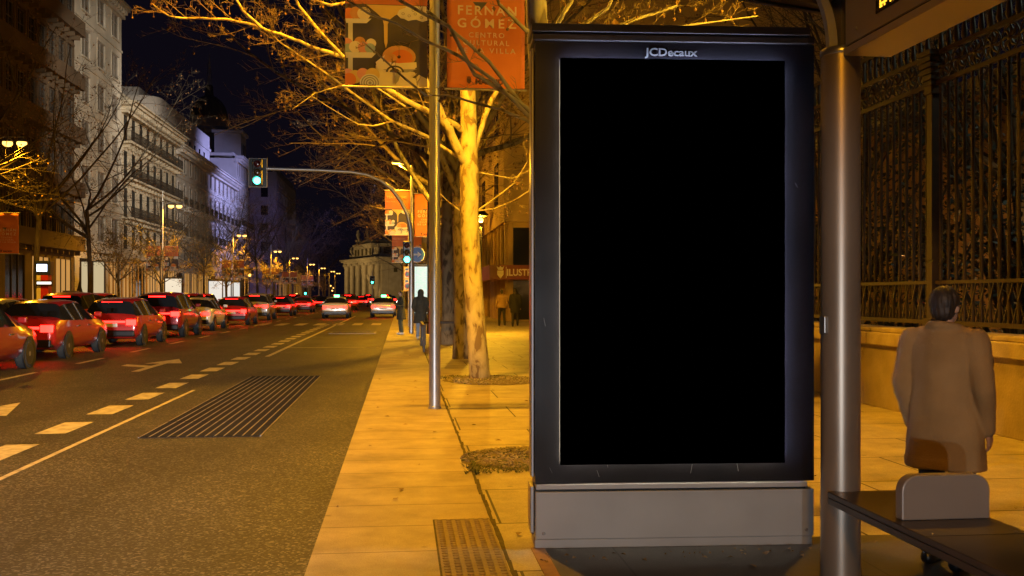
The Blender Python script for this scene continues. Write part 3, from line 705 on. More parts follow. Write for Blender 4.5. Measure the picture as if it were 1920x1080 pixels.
names = 'fourth fifth sixth seventh eighth ninth tenth eleventh twelfth thirteenth'.split()
for i, y in enumerate((37.5, 45.5, 54, 63, 74, 88, 104, 124, 150, 180)):
    place(i % 2, 1.4 + (.25 if i % 2 else -.2) + (0 if i < 6 else -1.0), y, i * 1.7, 1.35 + .1 * ((i * 7) % 3), f'bare winter tree, {names[i]} along the near pavement row', g)
g = 'bare street trees along the far pavement'
desc = [('bare tree before the dark balconied block, nearest of the far row', 0), ('forked bare tree before the pale tall block', 1), ('leafy yellow tipped tree beside the glass bus totem', 2), ('bare tree before the block with long iron balconies', 0),
        ('yellow leafed tree under the second street lamp', 2), ('bare tree before the far end of the balconied block', 1), ('dark bare tree before the violet lit corner block', 0), ('spreading bare tree before the violet block middle', 1),
        ('yellow leafed tree near the third street lamp', 2), ('bare tree at the end of the violet lit block', 0), ('bare tree before the domed building', 1), ('small yellow leafed tree by the fourth street lamp', 2),
        ('bare tree before the side street', 0), ('tall bare tree past the side street', 1), ('broad bare tree of the distant mass, nearest to the road', 0), ('yellow leafed tree by the fifth street lamp', 2), ('distant bare tree by the sixth street lamp', 1), ('distant bare tree before the dark sky gap', 0), ('farthest yellow leafed tree in the far row', 2), ('farthest bare tree in the far row', 1)]
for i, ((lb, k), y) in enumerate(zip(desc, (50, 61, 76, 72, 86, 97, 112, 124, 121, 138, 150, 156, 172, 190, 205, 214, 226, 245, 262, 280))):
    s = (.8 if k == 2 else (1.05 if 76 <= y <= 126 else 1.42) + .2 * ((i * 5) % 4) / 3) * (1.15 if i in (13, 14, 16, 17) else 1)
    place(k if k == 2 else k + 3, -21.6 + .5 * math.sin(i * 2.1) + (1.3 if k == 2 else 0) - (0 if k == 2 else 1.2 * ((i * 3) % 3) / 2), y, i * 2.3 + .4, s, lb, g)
# taller trees and evergreens inside the garden behind the fence
def evergreen(seed, h, r, n, z0=.15):
    rng = random.Random(seed); root = empty('evergreen_shrub')
    st = MB(); tips = []
    for k in range(9):
        a = rng.uniform(0, 6.28); d = Vector((math.cos(a) * rng.uniform(.1, .55), math.sin(a) * rng.uniform(.1, .55), 1))
        p = branch_pts(rng, Vector((rng.uniform(-.2, .2), rng.uniform(-.2, .2), 0)), d, h * rng.uniform(.75, 1.05), 8, .12, .02)
        st.tube(p, taper(p, .045, .25), 6, 0, False); tips += p[2:]
        out = []; sprout(rng, p, .03, 3, 4, out, 7, .3, .02, .15, None)
        for q, rr, lv in out:
            st.tube(q, taper(q, rr * .7, .3), 4, 0, False)
            if lv == 4: tips.append(q[-1])
    st.build('stem', M['stemk'], root)
    lf = MB()
    for _ in range(n):
        c = rng.choice(tips)
        p = c + Vector((rng.gauss(0, .22), rng.gauss(0, .22), rng.gauss(0, .22)))
        u = Vector((rng.uniform(-1, 1), rng.uniform(-1, 1), rng.uniform(-.8, .5))).normalized(); v = u.orthogonal().normalized(); s = rng.uniform(.03, .075)
        lf.add([p, p + u * s + v * s * .45, p + u * s * 2.2, p + u * s - v * s * .45], [(0, 1, 2, 3)])
    lf.build('foliage', M['leafg'], root)
    return root
ev = [evergreen(5, 5.6, 1.4, 1500), evergreen(9, 3.0, 1.2, 1300)]
evs = [(0, 8.6, 9.2, 0, 1.0), (1, 7.9, 11.6, 1, 1.0), (0, 9.2, 13.6, 2, 1.1), (1, 8.2, 15.6, 3, 1.1), (0, 8.4, 18.2, 4, 1.05), (1, 8.6, 21, .5, 1.2), (0, 9.4, 24, 1.3, 1.2), (0, 8.8, 30, 2.5, 1.2), (1, 8.0, 8.2, 2.9, 1.0)]
evl = ['tall leggy garden shrub behind the fence bays nearest the display', 'low leafy shrub behind the fence, left of the white jointed stems', 'tall pale stemmed shrub behind the heavy fence post', 'low dark shrub behind the fence, past the heavy post', 'tall thin shrub behind the fence bay by the round column', 'low wide shrub behind the far fence bays', 'tall dark shrub behind the far fence bays', 'farthest tall shrub behind the fence', 'low leafy shrub closest to the bench behind the fence']
us = set()
for (k, x, y, a, s), lb in zip(evs, evl):
    o = ev[k] if k not in us else copy_tree(ev[k]); us.add(k)
    o.location = (x, y, 0); o.rotation_euler = (0, 0, a); o.scale = (s, s, s); tag(o, lb, 'shrub', 'garden shrubs behind the iron fence')
for i, (x, y, s) in enumerate(((10.5, 16, 1.0), (11.5, 24, 1.1), (10, 33, 1.05), (11.5, 11.5, .95))):
    place(3 + i % 2, x, y, i + .3, s, ('bare garden tree behind the middle of the fence', 'bare garden tree behind the far part of the fence', 'bare garden tree at the end of the fence', 'bare garden tree closest to the bus shelter')[i], 'bare trees inside the garden')
# garden building beyond the shrubs, warm lit
gb = empty('garden_building', (14.5, 4, 0), 0, 'ochre garden building glimpsed through the iron fence', 'building')
mb = MB(); mb.box((0, 0, 0), (8, 40, 6.5)); mb.build('wall', mat('ochre stucco', (.17, .095, .04), (.22, .125, .05), .8, .9), gb)
mb = MB(); mb.box((-.3, -.3, 6.501), (8.3, 40.3, 6.9)); mb.build('roof', M['greyd'], gb)
for k in range(8):
    mb = MB(); mb.box((-.06, 2 + k * 4.8, 1.0), (-.002, 3.4 + k * 4.8, 3.4)); mb.build('window', M['glass'], gb)
# ================================================================ STREET LAMPS, BANNERS
def make_tea_banner():
    b = empty('street_banner')
    mb = MB(); mb.box((0, 0, 0), (1.0, .012, 1.72)); mb.build('cloth', M['orange2'], b)
    A = MB(); mats = [M[k] for k in ('pdark', 'cream', 'white', 'pyellow', 'pbrown', 'ppink', 'pblue', 'pgrey', 'orange')]
    lay = [0]
    def sh(poly, mi):
        lay[0] += 1; y = -.0012 * lay[0]
        A.add([(min(max(x, 0.002), .998), y, min(max(z, .002), 1.0)) for x, z in poly], [tuple(range(len(poly)))], mi)
    def U(pts): return [((x - 30) / 810, (850 - y) / 810) for x, y in pts]
    def E(cx, cy, rx, ry, mi, a0=0, a1=360): sh([((x - 30) / 810, (850 - z) / 810) for x, z in disc(cx, cy, rx, ry, 22, a0, a1)][::-1], mi)
    sh([(0, 0), (1, 0), (1, 1), (0, 1)], 0)
    sh(U([(330, 850), (840, 850), (840, 770), (700, 700), (430, 690), (330, 640)]), 1)
    sh(U([(60, 850), (105, 850), (105, 180), (60, 180)]), 2)
    for cx, cy, r_, mi in ((70, 140, 60, 8), (140, 130, 64, 4), (215, 135, 66, 1)): E(cx, cy, r_, r_ * .95, mi)
    sh(U([(40, 235), (240, 232), (290, 185), (30, 190)]), 2)
    for cx, cy, r_, mi in ((45, 440, 62, 5), (175, 420, 55, 4), (285, 430, 50, 1), (60, 490, 55, 6), (130, 470, 62, 1), (215, 475, 60, 5), (275, 480, 52, 6)): E(cx, cy, r_, r_ * .95, mi)
    sh(U([(40, 580), (290, 575), (345, 520), (30, 525)]), 2)
    sh(U([(240, 50), (660, 50), (600, 110), (520, 150), (470, 190), (448, 240), (446, 420), (430, 480), (414, 420), (410, 240), (395, 180), (340, 130)]), 3)
    sh(U([(540, 140), (560, 95), (620, 70), (640, 50), (830, 50), (840, 190), (790, 205), (730, 185), (690, 190), (650, 200), (610, 180), (575, 175)]), 2)
    for cx, cy in ((600, 130), (660, 150), (720, 130), (780, 165), (700, 95)): E(cx, cy, 16, 14, 7); E(cx, cy, 10, 8, 2)
    E(560, 560, 165, 112, 4); E(585, 570, 110, 80, 8); E(470, 580, 70, 50, 4)
    sh(U([(330, 620), (420, 545), (400, 610), (560, 625), (730, 610), (735, 660), (690, 700), (420, 700), (345, 680)]), 1)
    sh(U([(400, 690), (740, 680), (640, 715), (480, 715)]), 7)
    E(520, 715, 90, 66, 0, 0, -180); E(520, 715, 70, 50, 1, 0, -180); E(520, 715, 52, 36, 0, 0, -180)
    sh(U([(520, 840), (555, 800), (585, 700), (525, 700)]), 7)
    for cx, cy, r_, mi in ((55, 760, 70, 5), (130, 770, 66, 3), (205, 740, 58, 5), (300, 750, 70, 3), (75, 800, 66, 8)): E(cx, cy, r_, r_, mi)
    for k, r_ in enumerate((100, 88, 76, 64, 52, 40, 28, 16)): E(275, 830, r_, r_ * .92, 2 if k % 2 == 0 else 7)
    sh(U([(690, 770), (740, 730), (760, 735), (720, 775)]), 0)
    A.build('artwork', mats, b)
    tl = mat('tea lettering', (.62, .34, .2), rough=.7)
    text('lettering', 'TEA ROOMS', .135, tl, b, (.05, -.004, 1.42), bold=.003, sx=1.05)
    text('lettering', 'DE LA VILLA', .06, tl, b, (.05, -.004, 1.27), bold=.001)
    mb = MB(); mb.tube([(-.03, .006, -.012), (1.03, .006, -.012)], .014, 8); mb.build('batten', M['galv'], b); mb = MB(); mb.tube([(-.03, .006, 1.732), (1.03, .006, 1.732)], .014, 8); mb.build('batten', M['galv'], b)
    return b
def make_centro_banner():
    b = empty('street_banner')
    mb = MB(); n = 14; vs = []
    for j in range(n + 1):
        for i in range(n + 1):
            x, z = i / n, 1.72 * j / n
            vs.append((x, .008 * math.sin(x * 9 + z * 4) * math.sin(z * 3.0) + .006 * math.sin(7 * z - 5 * x), z))
    mb.add(vs, [(j * (n + 1) + i, j * (n + 1) + i + 1, (j + 1) * (n + 1) + i + 1, (j + 1) * (n + 1) + i) for j in range(n) for i in range(n)], 0, True)
    cl = mb.build('cloth', M['orange'], b)
    so = cl.modifiers.new('thick', 'SOLIDIFY'); so.thickness = .006; so.offset = 1
    lw = mat('banner lettering', (.80, .62, .42), (.74, .56, .36), 3, .7)
    u = lambda x: (x - 1050) / 790; v = lambda y: (860 - y) / 800
    for s, y, x0, x1, hgt, bd in (('FERNÁN', 110, 1160, 1755, .118, .003), ('GÓMEZ', 242, 1155, 1755, .118, .003), ('CENTRO', 343, 1270, 1630, .066, .001), ('CULTURAL', 422, 1215, 1680, .066, .001), ('DE LA VILLA', 502, 1150, 1745, .066, .001)):
        t = text('lettering', s, hgt * 1.38, lw, b, (u((x0 + x1) / 2), -.018, v(y)), bold=bd, align='CENTER', spacing=1.0, ext=.0008)
        w = max(q.co.x for q in t.data.vertices) - min(q.co.x for q in t.data.vertices)
        # open the letter spacing so that the line reaches its length
        want = (x1 - x0) / 790; nl = len(s)
        bpy.data.objects.remove(t)
        sp = 1 + (want - w) / (hgt * 1.38 * .62 * (nl - 1)) if nl > 1 else 1
        t = text('lettering', s, hgt * 1.38, lw, b, (u((x0 + x1) / 2), -.018, v(y)), bold=bd, align='CENTER', spacing=max(.9, sp), ext=.0008)
        w = max(q.co.x for q in t.data.vertices) - min(q.co.x for q in t.data.vertices); t.scale = (want / w, 1, 1)
        xs = [q.co.x for q in t.data.vertices]; t.location.x = u(x0) - min(xs) * want / w
    dk = mat('banner dark print', (.10, .035, .02), rough=.7)
    mb = MB(); cx, z = u(1272), v(822)
    mb.prism([(cx - .028, z + .075), (cx - .028, z + .03), (cx, z), (cx + .028, z + .03), (cx + .028, z + .075)], -.017, -.016)
    mb.prism([(cx - .03, z + .1), (cx - .024, z + .08), (cx + .024, z + .08), (cx + .03, z + .1), (cx + .012, z + .09), (cx, z + .104), (cx - .012, z + .09)], -.017, -.016)
    mb.build('emblem', dk, b)
    t = text('lettering', 'MADRID', .095, dk, b, (u(1335), -.017, v(822)), bold=.004, ext=.0008)
    mb = MB(); mb.prism([(u(1310), v(-20)), (u(1385), v(72)), (u(1460), v(-20))], -.0165, -.0155); mb.build('emblem', M['greyd'], b)
    mb = MB(); mb.tube([(-.03, .006, -.014), (1.03, .006, -.014)], .016, 8); mb.build('batten', M['galv'], b); mb = MB(); mb.tube([(-.03, .006, 1.734), (1.03, .006, 1.734)], .016, 8); mb.build('batten', M['galv'], b)
    return b
tea, cen = make_tea_banner(), make_centro_banner()
first = [True, True]
def banner(which, loc, label, s=1.0, rz=0):
    i = 0 if which is tea else 1
    o = which if first[i] else copy_tree(which); first[i] = False
    o.location = loc; o.scale = (s, s, s); o.rotation_euler = (0, 0, rz)
    return tag(o, label, 'banner', 'street banners hung from lamp posts')
def near_lamp(base, r, h, label, power, banners=(), arm=1.6, cone=None, aim=(0, 0)):
    root = empty('street_lamp', base, 0, label, 'street lamp', 'tall steel lamp posts along the near kerb')
    mb = MB(); mb.lathe([(r * 1.02, 0), (r, .4), (r * .97, 4), (r * .8, h)], n=32); mb.build('pole', M['galv'], root)
    mb = MB(); mb.lathe([(r + .004, 0), (r + .012, .006), (r + .008, .03), (r + .001, .035)], n=32); mb.build('base_collar', M['galv'], root)
    mb = MB(); mb.tube([(0, 0, h - .25), (-.5, 0, h + .05), (-arm, 0, h + .15)], .035, 10); mb.build('arm', M['galv'], root)
    hd = MB(); hd.box((-arm - .55, -.14, h + .12), (-arm + .1, .14, h + .24)); hd = hd.build('lamp_head', M['alu'], root, .03)
    mb = MB(); mb.box((-arm - .5, -.1, h + .095), (-arm, .1, h + .119)); mb.build('diffuser', M['na'], hd)
    if cone:
        lo = light('lamp_light', 'SPOT', (-arm - .25, 0, h + .05), power, NA, root, .15, None, cone, .14)
        lo.rotation_euler = Vector((aim[0], aim[1], -1)).to_track_quat('-Z', 'Y').to_euler()
    else: light('lamp_light', 'POINT', (-arm - .25, 0, h - .02), power, NA, root, .08)
    mb = MB()
    for x0, x1 in banners:
        for z in (4.10, 5.88): mb.tube([(x0, .006, z), (x1, .006, z)], .016, 8)
    if banners: mb.build('banner_bracket', M['galv'], root)
    return root
lp = G(815, 766); d_ = F * H / (766 - HZ); rp = 10.6 / F * d_
near_lamp(lp, rp, 9.2, 'thick steel lamp post in front carrying two big banners', 7000, cone=130, aim=(-.27, .08))
bz_ = P(815, 160, d_).z
banner(tea, P(647, 160, d_ + .02), 'banner with cakes and dripping cream, left of the thick steel post', 1.0 * 154 / F * d_)
banner(cen, P(838, 164, d_ + .02), 'bright orange banner of pale capital lettering, right of the thick steel post', 1.0 * 147 / F * d_)
mb = MB()
d3 = 41.0; q = P(772, 600, d3)
near_lamp(Vector((q.x, q.y, 0)), .075, 6.75, 'slender lit steel lamp post carrying cake banners behind the traffic signal', 1800, arm=.3)
b = P(722, 440, d3); banner(tea, b, 'cake banner at the height of the traffic signal pole, left of the slender post', 48 / F * d3)
b = P(777, 443, d3); banner(cen, b, 'glowing orange banner right of the slender post beyond the signal', 1.02)
d4 = 62.0; q = P(769, 600, d4)
near_lamp(Vector((q.x, q.y, 0)), .075, 7.6, 'second slender lamp post behind the traffic signal', 2000, arm=.6)
b = P(735, 492, d4); banner(tea, b, 'lower cake banner behind the traffic signal, left of the second slender post', 30 / F * d4)
b = P(775, 492, d4); banner(cen, b, 'dim orange banner right of the second slender post', 30 / F * d4)
d5 = 92.0; q = P(766, 580, d5)
near_lamp(Vector((q.x, q.y, 0)), .075, 7.6, 'farthest slender lamp post of the near kerb', 2600, arm=.6)
# unseen lamp posts added to brighten the pavement, shelter and wall
near_lamp(Vector((.35, -2.6, 0)), .09, 5.4, 'steel lamp post added behind the viewer at the kerb', 1050, arm=.5, cone=150)
near_lamp(Vector((5.6, 8.3, 0)), .05, 6.2, 'lamp post added at the garden wall beyond the bus shelter', 900, arm=1.1, cone=86)
# low lamps added to brighten the trees, banners and corner building
def added_lamp(x, y, h, p, label, aim=None):
    root = empty('added_pavement_lamp', (x, y, 0), 0, label, 'lamp', 'added low lamps on the near pavement')
    mb = MB(); mb.lathe([(.09, 0), (.07, .3), (.05, .5), (.04, h - .4)], n=14); mb.build('pole', M['iron'], root)
    mb = MB(); mb.lathe([(.05, 0), (.16, .02), (.30, .1), (.05, .28)], (0, 0, h - .1), 14); mb.build('lamp_shade', M['iron'], root)
    mb = MB(); mb.ball((0, 0, h - .2), .09, 0, 12, 8); mb.build('bulb', M['na'], root)
    if aim: light('lamp_light', 'SPOT', (0, 0, h - .42) if x < 4 else (-.2, .25, h - .3), p, NAY, root, .1, aim, 120 if x < 4 else 72, .7)
    else: light('lamp_light', 'POINT', (0, 0, h - .42), p, NAY, root, .1)
added_lamp(2.5, 13.4, 4.4, 1100, 'added low iron lamp behind the advertising panel', (-1.3, 3.4, 3.6))
added_lamp(4.75, 6.8, 4.0, 1200, 'added low iron lamp between the shelter and the garden wall', (-4.95, 5.9, 5.0))
added_lamp(2.9, 36.5, 4.4, 3200, 'added low iron lamp with bright shade behind the steel pole')

# far pavement: posts with two lamp heads on one arm
def make_far_lamp():
    root = empty('street_lamp')
    mb = MB(); mb.lathe([(.13, 0), (.12, .8), (.075, .9), (.06, 10.2)], n=12); mb.build('pole', M['galv'], root)
    mb = MB(); mb.tube([(0, 0, 9.05), (.5, 0, 9.25), (1.45, 0, 9.25)], .03, 8); mb.build('arm', M['galv'], root)
    for x in (.68, 1.35):
        mb = MB(); mb.lathe([(.03, .22), (.2, .12), (.27, 0)], (x, 0, 9.0), 14); h_ = mb.build('lamp_head', M['alu'], root)
        mb = MB(); mb.ball((x, 0, 8.93), (.24, .24, .17), 0, 14, 8); mb.build('bulb', M['na'], h_)
    light('lamp_light', 'SPOT', (1.0, 0, 8.75), 4500, NA, root, .2, None, 170, .4)
    return root
fl = make_far_lamp()
words_ = 'first second third fourth fifth sixth seventh eighth ninth'.split()
FLX = -20.0
fly = []
for i, pxx in enumerate((-13, 305, 437, 508, 543, 576, 598, 617, 628)):
    dd = FLX / (S + C * (pxx - 960) / F); q = P(pxx, 553, dd); fly.append((q.x, q.y))
    o = fl if i == 0 else copy_tree(fl)
    if i:
        pass
    o.location = (q.x, q.y, 0); s = (9.0, 9.0, 8.6, 8.2, 8.1, 8.0, 8.0, 8.0, 8.0)[i] / 9.0; o.scale = (1, 1, s)
    tag(o, f'twin headed street lamp on the far pavement, {words_[i]} from the front of its row', 'street lamp', 'twin headed lamps along the far pavement')
for i, (x, y) in enumerate(fly[:6]):
    banner(tea, (x - 1.33, y - .1, 3.5), f'cake banner left of the {words_[i]} twin headed lamp', 1.2 if i else 1.15)
    banner(tea if i else cen, (x + .1, y - .1, 3.5), f'banner right of the {words_[i]} twin headed lamp', 1.2 if i else 1.15)
# extra single lit lamp seen low between the trees
def low_globe(pxx, pyy, X, label):
    dd = X / (S + C * (pxx - 960) / F); q = P(pxx, pyy, dd)
    root = empty('globe_lamp', (q.x, q.y, 0), 0, label, 'lamp', 'low globe lamps on the far pavement')
    mb = MB(); mb.lathe([(.08, 0), (.05, .4), (.035, q.z - .2)], n=10); mb.build('pole', M['iron'], root)
    mb = MB(); mb.ball((0, 0, q.z), .2, 0, 12, 8); mb.build('globe', M['na'], root)
low_globe(468, 516, -22.5, 'low glowing globe lamp between the third and fourth twin lamps')
low_globe(556, 552, -18, 'tiny globe lamp by the fifth twin lamp')
for i, (a, b) in enumerate(((620, 536), (623, 545), (627, 553), (625, 540))):
    low_globe(a, b, -19 - i * 1.2, ('small globe lamp, lowest in the distant glowing cluster', 'small globe lamp, second in the distant glowing cluster', 'small globe lamp nearest the stone arch', 'small globe lamp, topmost of the distant glowing cluster')[i])

# ================================================================ TRAFFIC SIGNALS AND SIGNS
def signal_head(root, x, z, y=0, s=1.0, board=True):
    w, h = .28 * s, .46 * s
    if board:
        mb = MB(); mb.box((x - w, y, z - h), (x + w, y + .03, z + h)); hd = mb.build('backboard', mat('signal board', (.006, .012, .012), rough=.5), root, .03)
        mb = MB(); o = .022
        mb.box((x - w - o, y - .004, z - h - o), (x + w + o, y + .034, z - h - .001)); mb.box((x - w - o, y - .004, z + h + .001), (x + w + o, y + .034, z + h + o))
        mb.box((x - w - o, y - .004, z - h), (x - w - .001, y + .034, z + h)); mb.box((x + w + .001, y - .004, z - h), (x + w + o, y + .034, z + h)); mb.build('border', M['pgrey'], hd)
    mb = MB(); mb.box((x - .16 * s, y - .2, z - .44 * s), (x + .16 * s, y - .002, z + .44 * s)); bd = mb.build('housing', M['black'], root, .03)
    for k, (m, dz) in enumerate(((mat('red lens', (.06, .005, .005), rough=.2), .28), (mat('amber lens', (.06, .03, .004), rough=.2), 0), (M['tgreen'], -.28))):
        mb = MB(); mb.lathe([(.115 * s, 0), (.10 * s, .03), (.05 * s, .045), (.005, .05)], n=18); mb.build('lens', m, bd, loc=(x, y - .2, z + dz * s), rot=(R_(90), 0, 0))
        mb = MB(); n = 14; rr = .135 * s
        vs = [(rr * math.cos(a), yy, rr * math.sin(a)) for yy in (0, -.2) for a in [R_(-20 + 220 * i / n) for i in range(n + 1)]]
        mb.add(vs, [(i, i + 1, i + n + 2, i + n + 1) for i in range(n)], 0, True); v = mb.build('visor', M['black'], bd, loc=(x, y - .2, z + dz * s))
        v.modifiers.new('thick', 'SOLIDIFY').thickness = .006
tb_ = G(771, 625); dS = F * H / 72
ts = empty('traffic_signal', tb_, 0, 'green traffic signal hung over the road on a curved steel mast arm', 'traffic signal')
k_ = dS / F
armz = H + (HZ - 321) * k_
loc = lambda x, y: ((x - 771) * k_ * 1.0, 0, H + (HZ - y) * k_)
pts = [(0, 0, 0), loc(771, 560), loc(771, 470), loc(770, 430), loc(764, 402), loc(752, 378), loc(735, 355), loc(715, 340), loc(690, 329), loc(660, 324), loc(600, 321.5), loc(505, 320)]
mb = MB(); mb.tube(dens([Vector(p) for p in pts], 2), [.085] * 6 + [.075] * 8 + [.06] * 9, 16); mb.build('pole', M['galv'], ts)
signal_head(ts, loc(490, 0)[0], H + (HZ - 328) * k_, -.05, 1.12)
mb = MB(); mb.tube([loc(505, 320), loc(496, 320)], .045, 8); mb.build('bracket', M['galv'], ts)
ns = loc(763, 0)[0]
signal_head(ts, ns, H + (HZ - 474) * k_, -.12, .95, False)
mb = MB(); mb.lathe([(.3, 0), (.3, .012)], n=32); sg = mb.build('direction_sign', M['white'], ts, loc=loc(782, 477), rot=(R_(90), 0, 0)); sg.location.y = .15
mb = MB(); mb.lathe([(.27, .0), (.27, .004)], n=32); mb.build('sign_face', M['blue'], sg, loc=(0, 0, .0135))
mb = MB(); mb.add([(-.15, .035, .0195), (-.15, -.035, .0195), (.02, -.035, .0195), (.02, -.11, .0195), (.17, 0, .0195), (.02, .11, .0195), (.02, .035, .0195)], [tuple(range(7))]); mb.build('arrow', M['white'], sg)
# parking sign with yellow frame on its own post
dK = 46.0; q = P(766, 600, dK)
pk = empty('parking_sign', (q.x, q.y, 0), 0, 'yellow framed parking board of two prohibition discs behind the signal pole', 'sign'); kk = dK / F
mb = MB(); mb.lathe([(.04, 0), (.04, 3.3)], n=10); mb.build('post', M['galv'], pk)
x0, x1, z0, z1 = -9 * kk, 5 * kk, H + (HZ - 546) * kk, H + (HZ - 500) * kk
mb = MB(); mb.box((x0, -.08, z0), (x1, -.05, z1)); mb.build('frame', M['yellow'], pk, .008)
zm = (z0 + z1) / 2
for a, b, cc in ((z0 + .05, zm - .03, M['ppink']), (zm + .03, z1 - .05, M['red'])):
    mb = MB(); mb.box((x0 + .05, -.09, a), (x1 - .05, -.081, b)); f_ = mb.build('panel', M['white'], pk)
    mb = MB(); mb.prism(disc((x0 + x1) / 2, a + .19, .13), -.094, -.0905); mb.build('disc', M['red'], f_)
    mb = MB(); mb.prism(disc((x0 + x1) / 2, a + .19, .095), -.098, -.0945); mb.build('disc', M['blue'], f_)
    mb = MB(); mb.box((x0 + .07, -.094, b - .12), (x0 + .2, -.0905, b - .03)); mb.build('symbol', M['blue'], f_)
# distant signal head by the arch
dF = 150.0; q = P(698, 553, dF)
t2 = empty('traffic_signal', (q.x, q.y, ROADZ), 0, 'distant green traffic signal in front of the stone arch', 'traffic signal')
mb = MB(); mb.lathe([(.07, 0), (.07, 5.2)], n=10); mb.build('pole', M['galv'], t2); signal_head(t2, 0, H + (HZ - 526) * dF / F + .2, -.1, 1.3)
t3q = P(573, 553, 140.0)
t3 = empty('traffic_signal', (t3q.x, t3q.y, ROADZ), 0, 'distant green traffic signal on the far side of the road', 'traffic signal')
mb = MB(); mb.lathe([(.07, 0), (.07, 2.6)], n=10); mb.build('pole', M['galv'], t3); signal_head(t3, 0, 2.1, -.1, 1.1)
# lit poster shelter down the near pavement
dA = 52.0; q = P(789, 600, dA); ka = dA / F
lpn = empty('poster_panel', (q.x, q.y, 0), 0, 'brightly lit pale green poster panel behind the hooded pedestrian', 'advertising panel')
mb = MB(); mb.box((-13 * ka, 0, .15), (13.5 * ka, .25, H + (HZ - 494) * ka)); mb.build('cabinet', M['black'], lpn, .02)
mb = MB(); mb.box((-11.5 * ka, -.02, .5), (12 * ka, -.001, H + (HZ - 500) * ka))
mp = M['adpane']; N, L = mp.node_tree.nodes, mp.node_tree.links
tc = N.new('ShaderNodeTexCoord'); ck = N.new('ShaderNodeTexBrick'); ck.inputs['Scale'].default_value = 4; ck.inputs['Color1'].default_value = (.62, 1, .8, 1); ck.inputs['Color2'].default_value = (.82, .95, .9, 1); ck.inputs['Mortar'].default_value = (.9, .9, .78, 1)
mpn = N.new('ShaderNodeMapping'); mpn.inputs['Rotation'].default_value = (R_(90), 0, 0); L.new(tc.outputs['Object'], mpn.inputs['Vector']); L.new(mpn.outputs['Vector'], ck.inputs['Vector']); L.new(ck.outputs['Color'], N['Principled BSDF'].inputs['Emission Color'])
mb.build('lit_poster', mp, lpn)
mb = MB(); [mb.box((a * ka - .05, .05, 0), (a * ka + .05, .2, .149)) for a in (-10, 10)]; mb.build('foot', M['black'], lpn)
# low rail by the trees
ra = G(795, 660); rb = G(842, 634)
rail = empty('low_rail', (ra.x, ra.y, 0), 0, 'low dark steel rail at the kerb edge beside the pedestrians', 'railing')
L2 = 3.2; mb = MB()
for yv in (0, L2): mb.box((-.03, yv - .03, 0), (.03, yv + .03, .62)); mb.build('post', M['iron'], rail, .004); mb = MB()
mb.box((-.035, -.031, .621), (.035, L2 + .031, .69)); mb.build('rail', M['iron'], rail, .008)
rail2 = empty('low_rail', (ra.x + .1, ra.y + L2 + .25, 0), R_(-90), 'low dark steel rail set across the pavement behind the trees', 'railing')
mb = MB()
for yv in (0, 1.6): mb.box((-.03, yv - .03, 0), (.03, yv + .03, .62)); mb.build('post', M['iron'], rail2, .004); mb = MB()
mb.box((-.035, -.031, .621), (.035, 1.631, .69)); mb.build('rail', M['iron'], rail2, .008)
